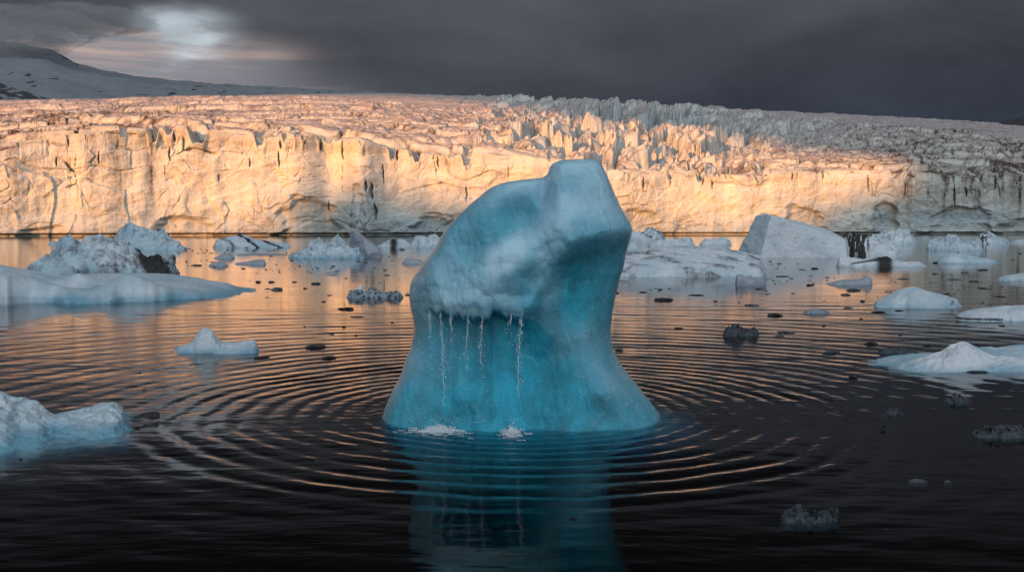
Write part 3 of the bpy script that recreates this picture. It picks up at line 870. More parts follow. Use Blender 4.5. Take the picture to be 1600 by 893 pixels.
def hero():
    T = np.array([
        (250, 876, 926, .30), (251.5, 868, 933, .40), (256, 860, 938, .50), (264, 856, 943, .56), (272, 853, 947, .62), (277, 846, 949, .68), (280, 828, 950, .75),
        (283, 803, 951, .85), (287, 784, 952, .95), (292, 769, 954, 1.0), (300, 757, 957, 1.05), (310, 745, 961, 1.10), (322, 731, 967, 1.15), (336, 716, 975, 1.22),
        (350, 702, 984, 1.30), (357, 696, 987, 1.33), (370, 689, 985, 1.36), (385, 681, 981, 1.38), (400, 671, 978, 1.40), (412, 660, 975, 1.40), (424, 652, 972, 1.40), (436, 643, 968, 1.40), (460, 639, 963, 1.38),
        (478, 640, 960, 1.34), (492, 643, 957, 1.30), (506, 646, 955, 1.24), (520, 646, 954, 1.20), (532, 644, 955, 1.18), (546, 640, 958, 1.18), (560, 634, 965, 1.20), (576, 629, 975, 1.25),
        (592, 622, 988, 1.32), (610, 612, 1003, 1.40), (630, 604, 1018, 1.48), (645, 599, 1028, 1.53), (655, 597, 1035, 1.56), (668, 596, 1041, 1.60), (690, 592, 1070, 1.80), (720, 588, 1100, 2.1), (780, 600, 1120, 2.3), (920, 650, 1090, 1.9)], float)
    k = np.hypot(np.diff(T[:, 0]), np.maximum(np.abs(np.diff(T[:, 1])), np.abs(np.diff(T[:, 2]))))
    s = np.concatenate([[0], np.cumsum(k)])
    NL, NA = 520, 720
    ss = np.linspace(0, s[-1], NL)
    # smooth interpolation (cubic-like by smoothing the samples)
    def it(c):
        v = np.interp(ss, s, T[:, c])
        ker = np.hanning(11); ker /= ker.sum()
        vp = np.concatenate([np.full(5, v[0]), v, np.full(5, v[-1])])
        return np.convolve(vp, ker, 'valid')
    Y, XL, XR, DP = it(0), it(1), it(2), it(3)
    th = np.linspace(0, 2 * math.pi, NA, endpoint=False)
    TH, YY = np.meshgrid(th, Y)
    xl = XL[:, None]; xr = XR[:, None]; dp = DP[:, None]
    c, sn = np.cos(TH), np.sin(TH)
    ex = 0.78
    cx = np.sign(c) * np.abs(c) ** ex; sy = np.sign(sn) * np.abs(sn) ** ex
    Xp = (xl + xr) / 2 + (xr - xl) / 2 * cx
    fr = np.clip(-sy, 0, 1) ** 0.6                       # 1 on the camera's side
    off = np.zeros_like(Xp)                              # metres towards the camera
    # lip of the overhang
    lipY = np.interp(Xp, [640, 665, 700, 735, 760, 775, 790, 805, 825, 845, 870, 900], [462, 478, 488, 490, 494, 483, 488, 494, 488, 468, 425, 395])
    lipY = lipY + 7 * noise2(Xp / 13., Xp * 0 + 2.2, 61) + 3.5 * noise2(Xp / 5., Xp * 0 + 7.2, 62) - 4
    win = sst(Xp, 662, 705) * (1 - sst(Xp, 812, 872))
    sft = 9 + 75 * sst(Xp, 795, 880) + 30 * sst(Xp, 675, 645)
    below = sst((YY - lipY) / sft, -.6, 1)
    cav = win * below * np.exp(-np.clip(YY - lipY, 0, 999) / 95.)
    off -= 0.42 * cav
    off += 0.06 * win * np.exp(-((YY - lipY + 16) / 18.) ** 2)
    # hollow bowl between shoulder and tower
    def seg(x0, y0, x1, y1, wd):
        t = np.clip(((Xp - x0) * (x1 - x0) + (YY - y0) * (y1 - y0)) / ((x1 - x0) ** 2 + (y1 - y0) ** 2), 0, 1)
        return np.exp(-((Xp - x0 - t * (x1 - x0)) ** 2 + (YY - y0 - t * (y1 - y0)) ** 2) / wd ** 2)
    off -= 0.34 * seg(840, 292, 815, 335, 30) + 0.24 * seg(812, 340, 740, 378, 34)
    off -= 0.22 * seg(848, 285, 846, 315, 9)
    off += 0.12 * seg(866, 270, 870, 320, 14) + 0.10 * seg(860, 360, 790, 398, 34) + 0.08 * seg(790, 392, 735, 455, 30)
    off += 0.06 * seg(700, 352, 672, 430, 22)
    off -= 0.06 * seg(690, 400, 720, 440, 16)
    # left face: flat facet turned left
    off -= 0.22 * sst(Xp, 690, 650) * sst(YY, 395, 430) * (1 - sst(YY, 500, 560))
    # tower face leans out to a brow at y=355 then tucks under
    tw = sst(Xp, 845, 900)
    brow = np.interp(Xp, [860, 900, 950, 990], [385, 366, 356, 350])
    off += 0.24 * tw * np.exp(-np.clip(brow - YY, 0, 999) / 42.) * (1 - sst(YY - brow, -2, 60))
    off -= 0.22 * tw * sst(YY - brow, 0, 50) * (1 - sst(YY, 500, 600))
    off -= 0.12 * seg(868, 440, 855, 560, 40) + 0.12 * seg(845, 560, 838, 660, 26)
    # lower right shoulder
    off += 0.26 * seg(905, 520, 930, 580, 34) + 0.20 * seg(940, 590, 1005, 655, 26)
    off += 0.18 * seg(640, 560, 620, 650, 26) + .10 * seg(750, 600, 760, 650, 40)
    d0 = HD + 0.05
    y = d0 + dp * sy - off * fr
    x = (Xp - CX) / F * HD
    z = CH - (YY - HY) / F * HD
    # organic relief
    n_lo = fbm3(x / 1.1, y / 1.1, z / 1.1, 301, 3)
    n_md = fbm3(x / 0.35, y / 0.35, z / 0.42, 303, 3)
    n_fi = fbm3(x / 0.09, y / 0.09, z / 0.12, 305, 3)
    runn = fbm2((x + 0.25 * z) / 0.11 + 0.4 * n_md, z / 1.3, 307, 3)
    k1, k2, kc, kx, ky = voro2(x / 0.26 + .5 * n_md, z / 0.22 + .4 * n_lo, 309)
    scal = (k1 ** 2)
    nx_, ny_ = c * 0.5, sn
    topw = 1 - sst(YY, 262, 290)
    q1, q2, qc, qx, qy = voro2((x + .25 * z) / 0.20 + .6 * n_md, z / 0.34 + .5 * n_md, 313)
    rid = ridge2(x / .5 + .3 * n_lo, z / .7, 317, 4) - 1
    left_m = 1 - sst(Xp, 860, 900)
    dsp = 0.055 * n_lo + 0.017 * n_md + 0.007 * n_fi + 0.012 * runn - 0.065 * scal * left_m * (1 - below) * sst(YY, 300, 360) + 0.02 * (qc - .5) * qx + 0.008 * rid
    dsp -= 0.05 * np.clip((0.5 - q2 + q1) * 2, 0, 1) * (1 - below) * .22
    rough_side = sst(Xp, 985, 1025) * sst(YY, 560, 620)
    dsp += 0.02 * rough_side * n_fi
    dsp = dsp * np.where(YY < 262, .5, 1)
    x = x + nx_ * dsp * 0.6; y = y + ny_ * dsp
    z = z + 0.018 * n_md * topw + 0.02 * n_lo * topw
    P = np.stack([x, y, z], -1)
    # masks of ice kinds
    B = 0.27 + 0.10 * sst(YY, 300, 400)
    B += 0.40 * sst(YY, 285, 340) * (1 - sst(Xp, 820, 860)) * (1 - sst(YY, 430, 475) * .3)
    B += 0.28 * seg(820, 330, 745, 375, 40)
    B -= 0.50 * seg(870, 335, 780, 400, 20) + 0.42 * seg(800, 395, 720, 470, 26) + .15 * seg(700, 400, 690, 470, 24)
    B += 0.75 * tw * sst(YY - brow, -35, 25)
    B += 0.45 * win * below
    B += 0.50 * sst(YY, 480, 540)
    B -= 0.70 * seg(900, 525, 940, 575, 36) + 0.55 * seg(965, 600, 1018, 655, 24) + 0.45 * seg(655, 560, 630, 600, 20)
    B -= 0.25 * seg(612, 640, 640, 540, 10) + .2 * seg(840, 640, 870, 560, 8)
    B = np.clip(B + 0.16 * n_lo + 0.10 * n_md + .08 * runn, 0, 1)
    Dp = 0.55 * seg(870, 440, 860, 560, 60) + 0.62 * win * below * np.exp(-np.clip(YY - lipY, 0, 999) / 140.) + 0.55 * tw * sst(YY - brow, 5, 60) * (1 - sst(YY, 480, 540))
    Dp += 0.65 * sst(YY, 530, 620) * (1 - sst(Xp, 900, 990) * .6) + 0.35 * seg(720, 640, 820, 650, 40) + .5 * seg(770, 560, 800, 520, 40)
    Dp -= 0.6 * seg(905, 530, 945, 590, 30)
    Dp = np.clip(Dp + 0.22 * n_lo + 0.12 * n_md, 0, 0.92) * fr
    Di = 0 * Xp + np.clip(0.10 * sst(Xp, 700, 650) * sst(YY, 400, 430) * (1 - sst(YY, 500, 530)) * sst(n_md, -.1, .5) + .25 * rough_side, 0, 1)
    cap = P[0].mean(0)
    P = np.concatenate([np.repeat(cap[None, None, :], NA, 1) , P], 0)
    P[0, :, 2] += 0.02
    ex_ = lambda a: np.concatenate([a[:1], a], 0)
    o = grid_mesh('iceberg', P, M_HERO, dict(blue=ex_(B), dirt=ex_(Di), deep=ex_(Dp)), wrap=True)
    tag(o, 'tall deep blue iceberg with overhanging shoulder standing in centre of ring ripples', 'iceberg')
    return o


hero_o = hero()


# ------------------------------------------------------------------ other bergs and floes
def floe(name, label, cat, top, base, depth, mat, seed, front=0.5, crest=0.45, rough=1.0, humps=(), blue=0.25, dirt=0.1, dirt_fn=None,
         nx=None, ny=None, group=None, plan=3.0, low=0.35, tilt=0.0, ridged=0.0, blue_low=0.3, yaw=0.0, flatback=0.0, base2=None, facet=None):
    """a berg from its skyline (pixels), the row of its waterline and its depth in metres.
    front: exponent of the front slope (small = cliff), crest: where across the depth its skyline stands"""
    top = sorted(top)
    tx = np.array([q[0] for q in top], float); ty = np.array([q[1] for q in top], float)
    if facet is None: facet = 0.8 if mat is M_FAR else 0.35
    pxm = F / (dist_of(base) + depth * crest)
    wpx = tx[-1] - tx[0]
    nx = nx or int(np.clip(wpx * 1.5, 26, 420)); ny = ny or int(np.clip(wpx * 0.5, 18, 130))
    S = np.linspace(0, 1, nx) * 2 - 1
    S = np.sign(S) * (1 - (1 - np.abs(S)) ** 1.25)
    S = S * .5 + .5
    Tt = np.linspace(0, 1, ny)
    Sg, T = np.meshgrid(S, Tt)
    X = tx[0] + Sg * wpx
    brow_ = base + (0 if base2 is None else base2 - base) * Sg
    dc = CH * F / (brow_ - HY) + depth * crest
    zt = CH - (np.interp(X, tx, ty) - HY) / F * dc
    zt = np.maximum(zt, 0.0) * (0.25 + 0.75 * sst(np.minimum(Sg, 1 - Sg), 0, .05))
    pl = np.clip(1 - np.abs(2 * Sg - 1) ** plan, 0, 1) ** (1 / plan)
    size = np.maximum(zt.max(), 0.02)
    xw = (X - CX) / F * dc
    sc_ = max(size, wpx / pxm * 0.12)
    edge = fbm2(xw / (sc_ * 1.2) + seed, T * 0 + seed * .7, seed, 3)
    pl = pl * (0.92 + 0.14 * edge)
    yl = (T - crest) * depth * pl
    # profile across
    tf = np.clip(T / crest, 0, 1); tb = np.clip((1 - T) / (1 - crest), 0, 1)
    g = np.where(T < crest, tf ** front, tb ** (0.55 + 0 * T))
    g = np.where(T < crest, g, 1 - (1 - g) * (1 - flatback))
    g = np.where(T > .999, 0, g)
    z = zt * g
    for (hx, ht, hs, hts, hh) in humps:
        hz = hh / F * dc
        z = z + hz * np.exp(-((X - hx) / hs) ** 2 - ((T - ht) / hts) ** 2)
    n = fbm3(xw / (sc_ * .9), yl / (sc_ * .9), z / (sc_ * .9), seed + 11, 3)
    n2 = fbm3(xw / (sc_ * .28), yl / (sc_ * .28), z / (sc_ * .28), seed + 21, 3)
    rg = ridge2(xw / (sc_ * .8) + .4 * n, yl / (sc_ * .8), seed + 31, 3) - 1.0
    inner = np.clip(g * 1.4, 0, 1)
    fa1, fa2, fc, fx, fy = voro2((xw + .3 * sc_ * n) / (sc_ * .95), (yl * .8 + z * .7 + .3 * sc_ * n2) / (sc_ * .7), seed + 41)
    gb1, gb2, gc, gx_, gy_ = voro2((xw + .2 * sc_ * n) / (sc_ * .33), (yl * .8 + z + .2 * sc_ * n2) / (sc_ * .28), seed + 43)
    fct = (fc - .5) * .22 + fx * (fc - .5) * .7 + fy * .16 + (gc - .5) * .07 + gx_ * (gc - .5) * .3
    hgt = z + rough * inner * sc_ * (0.09 * n + 0.045 * n2 + ridged * 0.16 * rg + facet * .45 * fct)
    endf = np.clip(np.minimum(Sg, 1 - Sg) * 18, 0, 1)
    rim = np.minimum(T, 1 - T)
    hgt = hgt - 0.10 * size - 0.02
    hgt = np.where(rim < 1e-6, -0.9 * size - .10, hgt)
    hgt = hgt * 1.0 + 0.12 * size * inner
    hgt = np.where(endf < .01, np.minimum(hgt, -0.1 * size), hgt)
    yy = dc + yl - rough * sc_ * (0.10 * n + 0.05 * n2 + facet * .7 * fct) * inner * (T < .9)
    xx = xw * (yy / dc) + rough * sc_ * 0.05 * n2 * inner
    xx = xx + (yy - dc) * math.tan(yaw)
    P = np.stack([xx, yy, hgt], -1)
    rel = np.clip(hgt / size, -1, 1)
    B = np.clip(blue + 0.30 * n + blue_low * (1 - sst(rel, 0.02, 0.30)), 0, 1)
    Di = np.clip(dirt * (0.7 + 1.3 * n2) + 0 * X, 0, 1)
    if dirt_fn is not None:
        Di = np.clip(Di + dirt_fn(X, rel, n, n2, T), 0, 1)
    org = np.array([xx.mean(), yy.mean(), 0.0])
    o = grid_mesh(name, P - org, mat, dict(blue=B, dirt=Di), smooth=True)
    o.location = org.tolist()
    tag(o, label, cat, group)
    return o


LG = 'icebergs floating in the lagoon'


def hull_berg(name, label, cat, base, pts, mat, seed, blue_fn, amp=.1, group=None, cuts=6):
    import bmesh
    d0 = dist_of(base)
    bm = bmesh.new()
    for (X, Y, dd) in pts:
        d = d0 + dd
        z = wz(Y, d)
        z = z if z > .25 else -0.35
        bm.verts.new((wx(X, d), d, z))
    r = bmesh.ops.convex_hull(bm, input=bm.verts)
    bmesh.ops.delete(bm, geom=[v for v in r['geom_interior'] if isinstance(v, bmesh.types.BMVert)], context='VERTS')
    bmesh.ops.triangulate(bm, faces=bm.faces)
    for k in range(cuts):
        ed = [e for e in bm.edges if e.calc_length() > .16]
        if not ed: break
        bmesh.ops.subdivide_edges(bm, edges=ed, cuts=1, use_grid_fill=False)
        bmesh.ops.triangulate(bm, faces=bm.faces)
    for k in range(2):
        bmesh.ops.smooth_vert(bm, verts=bm.verts, factor=.5, use_axis_x=True, use_axis_y=True, use_axis_z=True)
    bm.normal_update()
    P = np.array([v.co[:] for v in bm.verts]); N = np.array([v.normal[:] for v in bm.verts])
    bm.faces.ensure_lookup_table()
    bm.verts.index_update()
    Fc = np.array([[v.index for v in f.verts] for f in bm.faces])
    bm.free()
    n = fbm3(P[:, 0] / 1.6, P[:, 1] / 1.6, P[:, 2] / 1.6, seed, 3)
    n2 = fbm3(P[:, 0] / .5, P[:, 1] / .5, P[:, 2] / .35, seed + 9, 3)
    f1, f2, c, ox, oy = voro2(P[:, 0] / 1.5 + .3 * n, P[:, 2] / 1.1 + P[:, 1] * .4, seed + 3)
    P = P + N * (amp * (1.1 * n + .4 * n2 + .8 * (c - .5) * ox * 2))[:, None]
    left = sst(-N[:, 0], .35, .7)
    org = np.array([P[:, 0].mean(), P[:, 1].mean(), 0])
    o = raw_mesh(name, P - org, Fc, mat, dict(blue=np.clip(.06 + blue_fn(P[:, 0], left) + .12 * n, 0, 1), dirt=np.clip(.05 + .2 * n2, 0, 1)))
    o.location = org.tolist()
    tag(o, label, cat, group)
    return o


# left side -------------------------------------------------------
floe('ice_floe', 'long low pale blue ice floe at left edge, in front of the dirty berg', 'ice floe',
     [(-90, 412), (0, 414), (40, 420), (80, 428), (100, 430), (150, 427), (200, 426), (260, 428), (310, 435), (355, 442), (380, 452), (400, 461)], 480, 9.5, M_WHITE, 5,
     base2=469, front=0.60, crest=.80, rough=.22, humps=[(-10, .12, 130, .13, 27), (205, .14, 42, .12, 24), (122, .5, 24, .12, 13), (90, .36, 60, .10, -7), (275, .12, 50, .1, 6)], blue=0.35, dirt=0.06, blue_low=.6, nx=520, ny=170, group=LG, plan=5)
floe('dirty_iceberg', 'lumpy iceberg with grey silt and a black stripe behind the long floe', 'iceberg',
     [(40, 420), (60, 408), (85, 398), (93, 378), (108, 366), (122, 370), (138, 364), (155, 366), (178, 371), (200, 377), (215, 389), (228, 396), (250, 398), (266, 401), (276, 408), (280, 426)], 430, 6.0, M_WHITE, 17,
     front=0.55, crest=.55, rough=1.25, ridged=.45, blue=0.30, dirt=.30, humps=[(110, .25, 40, .2, -10)], group=LG,
     dirt_fn=lambda X, r, n, n2, T: 1.3 * gau(X + 30 * r, 247, 14) + .28 * sst(X, 80, 200) * (1 - sst(r, .3, .6)), nx=420, ny=170)
floe('curved_iceberg', 'pale blue iceberg with curved fin, behind the dirty berg', 'iceberg',
     [(165, 385), (178, 373), (193, 356), (200, 347), (206, 347), (216, 353), (232, 359), (246, 362), (258, 363), (264, 372), (272, 375), (279, 376), (285, 384), (293, 387)], 390, 7, M_FAR, 23,
     front=0.6, crest=.5, rough=.9, ridged=.6, blue=.42, dirt=.03, humps=[(225, .25, 14, .16, 5)], nx=240, ny=110, group=LG)
floe('ice_floe', 'small white floe far left in front of the glacier foot', 'ice floe', [(75, 381), (83, 376), (95, 377), (100, 382)], 382, 6, M_FAR, 29, group=LG)
floe('striped_iceberg', 'low wedge iceberg with dark stripes, left of the tilted slab', 'iceberg',
     [(333, 384), (336, 376), (352, 371), (374, 365), (382, 367), (400, 373), (425, 377), (440, 379), (456, 382)], 387, 8, M_FAR, 37, front=.5, crest=.5, rough=.7, blue=.3, dirt=.1,
     dirt_fn=lambda X, r, n, n2, T: 1.0 * gau(X + 70 * T + 8 * n, 405, 5) + .9 * gau(X + 70 * T + 8 * n, 440, 5) + .5 * gau(X + 40 * T, 365, 4), nx=200, ny=90, group=LG)
floe('ice_floe', 'small grey floe with pointed left end, below the striped wedge', 'ice floe', [(334, 402), (345, 397), (358, 394), (367, 401)], 404, 2.2, M_GREY, 41, group=LG, crest=.5)
floe('ice_floe', 'small rounded grey floe lowest below the striped wedge', 'ice floe', [(326, 413), (335, 408), (348, 408), (357, 413)], 416, 1.8, M_GREY, 42, group=LG)
floe('ice_floe', 'narrow grey floe with raised right end below the striped wedge', 'ice floe', [(366, 411), (385, 408), (400, 405), (412, 405), (416, 410)], 413, 2, M_GREY, 43, group=LG)
floe('ice_floe', 'long very thin slush strip lying between the small grey floes', 'ice floe', [(362, 397.5), (400, 395), (430, 395.5), (453, 397)], 398.5, 5, M_GREY, 44, group=LG, rough=.4)
floe('iceberg', 'cluster of white rounded ice blocks left of the tilted slab', 'iceberg',
     [(452, 402), (462, 394), (478, 386), (484, 377), (500, 376), (506, 384), (516, 380), (522, 372), (534, 374), (545, 384), (558, 392), (572, 402)], 404, 5, M_FAR, 53,
     front=.5, crest=.55, rough=1.5, ridged=.4, blue=.30, dirt=.02, blue_low=.55, nx=240, ny=110, group=LG)
hull_berg('tilted_ice_slab', 'grey ice slab tilted up on its edge beside white ice blocks', 'iceberg', 402,
          [(545, 399, 2), (572, 402, .2), (596, 401, .5), (597, 398, 2.8), (547, 362, 1.7), (552, 359, 1.2), (557, 361, .9), (595, 391, .5), (568, 372, 0.3), (560, 361, 2.6), (594, 390, 2.8), (575, 398, 0)], M_GREY, 57,
          blue_fn=lambda x, n: .1 + .3 * n, amp=.09, group=LG)
floe('dirty_iceberg', 'low iceberg with black streak right of the tilted slab', 'iceberg', [(588, 386), (600, 378), (615, 373), (632, 374), (645, 384)], 387, 6, M_FAR, 61, rough=1.2, ridged=.5,
     dirt_fn=lambda X, r, n, n2, T: .9 * gau(X, 615, 6), group=LG, nx=120, ny=60)
floe('iceberg', 'jagged small white iceberg touching the left side of the blue iceberg', 'iceberg', [(640, 384), (648, 372), (658, 367), (668, 370), (680, 366), (690, 372), (700, 384)], 387, 7, M_FAR, 67, rough=1.4, ridged=.5, group=LG, nx=120, ny=60)
floe('ice_floe', 'small pale floe alone on orange water left of the blue iceberg', 'ice floe', [(628, 409), (636, 402), (645, 403), (655, 405), (664, 409)], 411.5, 1.6, M_GREY, 71, group=LG)
floe('ice_floe', 'tiny pale flat floe in the middle of the orange water', 'ice floe', [(506, 427), (515, 423), (523, 423), (530, 427)], 428, 1.2, M_GREY, 72, group=LG)
floe('grey_ice_ridge', 'dark grey ridge of ice with white lump at its left end', 'ice floe',
     [(541, 460), (545, 454), (560, 452), (572, 452), (580, 448), (588, 452), (600, 456), (612, 455), (620, 452), (629, 460)], 466, 1.0, M_GREY, 73, front=.4, rough=1.2, ridged=.4, blue=.6, dirt=.5, nx=190, ny=70, group=LG)
floe('white_ice_lump', 'white lump of snowy ice resting on the dark grey ice ridge', 'ice lump', [(544, 460), (550, 453), (560, 447), (566, 445), (569, 453), (572, 461)], 463.5, .5, M_WHITE, 74, rough=1.0, blue=.0, nx=70, ny=40)
floe('horned_floe', 'flat floe with one white rounded horn on orange water', 'ice floe',
     [(268, 548), (276, 541), (290, 538), (298, 533), (305, 522), (313, 513), (321, 511.5), (329, 515), (336, 527), (343, 534), (360, 535), (378, 532), (392, 530), (401, 535), (403, 548)], 553, 1.2, M_WHITE, 79,
     front=.5, crest=.5, rough=.45, blue=.2, dirt=.10, blue_low=.5, nx=360, ny=130, group=LG, plan=4)
floe('near_iceberg', 'white and blue-grey iceberg at the lower left edge of the view', 'iceberg',
     [(-120, 600), (-40, 606), (0, 612), (18, 622), (32, 620), (50, 624), (64, 640), (80, 650), (110, 646), (135, 640), (152, 631), (172, 629), (183, 640), (190, 656), (205, 659), (225, 657), (243, 656)], 728, 2.4, M_WHITE, 83,
     base2=686, front=.7, crest=.62, rough=.8, blue=.35, dirt=.12, blue_low=.8, nx=560, ny=200, group=LG, plan=6, humps=[(30, .3, 50, .2, -14), (150, .35, 30, .2, 6)],
     dirt_fn=lambda X, r, n, n2, T: .75 * sst(X, 180, 215))
# right side ------------------------------------------------------
floe('grey_floe', 'broad sloping floe with grey silt streaks behind the blue iceberg', 'ice floe',
     [(930, 410), (975, 392), (1000, 389), (1040, 386), (1080, 384), (1110, 384), (1140, 389), (1170, 394), (1192, 399), (1198, 404)], 433, 6.0, M_WHITE, 89,
     front=.6, crest=.75, rough=.35, blue=.15, dirt=.16, dirt_fn=lambda X, r, n, n2, T: .42 * sst(fbm2(X / 70. - T * 3, T * 7 + X / 60., 77, 4), -.2, .7), nx=420, ny=150, group=LG, plan=5, blue_low=.1)
floe('ice_floe', 'small low block at the right tip of the grey sloping floe', 'ice floe', [(1149, 440), (1152, 427), (1160, 428), (1170, 434), (1183, 433), (1195, 435), (1198, 444)], 446, 1.0, M_GREY, 97, group=LG, front=.3, nx=110, ny=50)
hull_berg('block_iceberg', 'large flat-sided white iceberg block with blue left face, glacier behind', 'iceberg', 402,
          [(1146, 403, 3.2), (1187, 402, 0), (1324, 402, .4), (1326, 400, 5), (1156, 398, 6), (1180, 337, 2.6), (1190, 333.5, 2.3), (1204, 336.5, .9), (1214, 343, .8), (1256, 353, .9), (1322, 375, 1.4),
           (1200, 336, 4.5), (1290, 357, 4.5), (1322, 374, 4.5)], M_FAR, 101, blue_fn=lambda x, n: .40 * n, amp=.08, group=LG)
floe('dirty_iceberg', 'black striped dirty berg leaning on the right of the white block', 'iceberg',
     [(1300, 398), (1312, 374), (1318, 365), (1330, 363), (1342, 368), (1356, 369), (1372, 376), (1390, 381), (1404, 388), (1413, 398)], 401, 4.0, M_FAR, 103, front=.35, rough=.9, ridged=.3, blue=.05, dirt=.05,
     dirt_fn=lambda X, r, n, n2, T: 1.1 * sst(X, 1306, 1312) * (1 - sst(X, 1350, 1362)) * sst(fbm2(X / 7., r * 1.2, 55, 3), -.45, .1), nx=220, ny=90, group=LG)
floe('striped_floe', 'low white floe with a black wedge in front of the block iceberg', 'ice floe',
     [(1306, 413), (1309, 400), (1325, 401), (1345, 404), (1365, 402), (1385, 400), (1395, 405), (1410, 408), (1435, 408), (1448, 413)], 417, 3.0, M_WHITE, 107, front=.35, rough=.7, blue=.1, dirt=.02,
     dirt_fn=lambda X, r, n, n2, T: 1.1 * gau(X, 1383, 13) + .8 * gau(r - (X - 1330) * .01, .3, .1) * (X > 1330) * (X < 1390), nx=230, ny=80, group=LG)
floe('iceberg', 'pale jagged iceberg close to the glacier right of the block', 'iceberg', [(1356, 378), (1362, 366), (1375, 361), (1392, 360), (1405, 358), (1418, 361), (1428, 372), (1432, 380)], 382, 8, M_FAR, 109, rough=1.1, ridged=.7, blue=.2, nx=160, ny=80, group=LG)
floe('iceberg', 'pale blue iceberg with one sharp peak and low shoulders, right', 'iceberg', [(1446, 388), (1450, 378), (1462, 372), (1474, 374), (1480, 366), (1492, 368), (1502, 376), (1518, 375), (1530, 380), (1536, 388)], 391, 6, M_FAR, 113, rough=1.1, ridged=.5, blue=.35, nx=180, ny=80, group=LG)
floe('dirty_iceberg', 'small iceberg with brown silt behind the sharp peaked one', 'iceberg', [(1512, 378), (1524, 370), (1534, 364), (1545, 362), (1555, 368), (1566, 373), (1578, 378)], 381, 8, M_FAR, 127, rough=1.3, ridged=.6, dirt=.1,
     dirt_fn=lambda X, r, n, n2, T: .8 * gau(X, 1535, 10) * sst(n2, -.2, .3), nx=120, ny=60, group=LG)
floe('ice_floe', 'low white mound far right below the sharp peaked iceberg', 'ice floe', [(1463, 409), (1475, 399), (1485, 395), (1492, 395), (1505, 398), (1525, 400), (1545, 404), (1562, 409)], 411.5, 3.4, M_WHITE, 131, rough=.5, blue=.35, nx=180, ny=60, group=LG)
floe('ice_floe', 'small low floe cut by the right edge of the view', 'ice floe', [(1558, 434), (1575, 429), (1600, 426), (1640, 425)], 438.5, 2.4, M_WHITE, 133, rough=.4, nx=120, ny=50, group=LG)
floe('ice_floe', 'thin white floe low on pink water left of the dome berg', 'ice floe', [(1292, 442), (1310, 437), (1330, 436), (1345, 435), (1356, 430), (1363, 434), (1365, 442)], 445, 1.5, M_GREY, 137, rough=.6, nx=120, ny=50, group=LG, blue=.05)
floe('dome_floe', 'smooth blue-white dome of ice floating on dark water, right', 'ice floe',
     [(1364, 474), (1375, 467), (1390, 459), (1405, 452), (1420, 447.5), (1430, 447), (1445, 452), (1462, 457), (1480, 461), (1495, 466), (1504, 473)], 482, 2.6, M_WHITE, 139, front=.65, crest=.5, rough=.25, blue=.3, dirt=.03,
     dirt_fn=lambda X, r, n, n2, T: .5 * gau(X, 1488, 9) * sst(n2, -.2, .4), nx=320, ny=110, group=LG)
floe('ice_floe', 'white floe with dark waterline cut by right edge, below the dome', 'ice floe', [(1492, 492), (1510, 485), (1540, 480), (1570, 477), (1600, 476), (1660, 474)], 503, 2.6, M_WHITE, 149, front=.5, rough=.4, blue=.15, dirt=.05,
     dirt_fn=lambda X, r, n, n2, T: .8 * gau(r, .12, .08) * (X < 1570), nx=260, ny=90, group=LG)
floe('near_floe', 'white snowy floe with pointed crest at right edge of the view', 'ice floe',
     [(1392, 577), (1410, 568), (1432, 562), (1455, 555), (1475, 548), (1490, 538), (1502, 533), (1512, 532), (1522, 537), (1535, 546), (1550, 554), (1575, 557), (1600, 559), (1680, 560)], 583, 1.5, M_WHITE, 151,
     front=.75, crest=.55, rough=.65, blue=.05, dirt=.04, blue_low=.55, nx=430, ny=150, group=LG, plan=4)
floe('near_floe', 'low bluish tongue of ice behind the pointed snowy floe', 'ice floe',
     [(1359, 570), (1375, 560), (1400, 555), (1430, 552), (1455, 551), (1500, 548), (1540, 541), (1570, 541), (1600, 538), (1690, 534)], 575, 1.6, M_WHITE, 157, front=.5, rough=.35, blue=.55, nx=380, ny=110, group=LG, plan=4, crest=.6)
# between the blue iceberg and the block
floe('ice_floe', 'small white wedge floe touching the right side of blue iceberg', 'ice floe', [(980, 376), (986, 361), (1000, 362), (1012, 370), (1022, 377)], 379, 6, M_FAR, 163, front=.4, rough=.6, nx=80, ny=40, group=LG)
floe('dirty_iceberg', 'brown tinted small berg at the glacier foot behind white wedge', 'iceberg', [(1000, 372), (1008, 358), (1018, 356), (1030, 360), (1042, 374)], 376, 6, M_FAR, 167, rough=.9, dirt=.45, nx=80, ny=40, group=LG)
floe('ice_floe', 'flat white broken floe behind the grey sloping floe', 'ice floe', [(1012, 383), (1022, 376), (1045, 373), (1062, 372), (1078, 371), (1086, 382)], 386, 5, M_FAR, 173, rough=1.2, nx=120, ny=50, group=LG, blue=.1)
floe('ice_floe', 'small flat floe left of the large block iceberg', 'ice floe', [(1093, 380), (1100, 373), (1120, 373), (1136, 370), (1143, 380)], 383, 5, M_FAR, 179, rough=1.0, nx=90, ny=40, group=LG, blue=.1)
floe('ice_floe', 'small white lump low beside the right flank of blue iceberg', 'ice floe', [(978, 388), (984, 379), (994, 377), (1000, 386)], 391, 3, M_FAR, 181, rough=.9, nx=60, ny=30, group=LG)
floe('ice_floe', 'tiny white floe at far right edge near the glacier', 'ice floe', [(1578, 377), (1590, 374), (1610, 375), (1620, 378)], 379, 5, M_FAR, 191, nx=60, ny=30, group=LG)
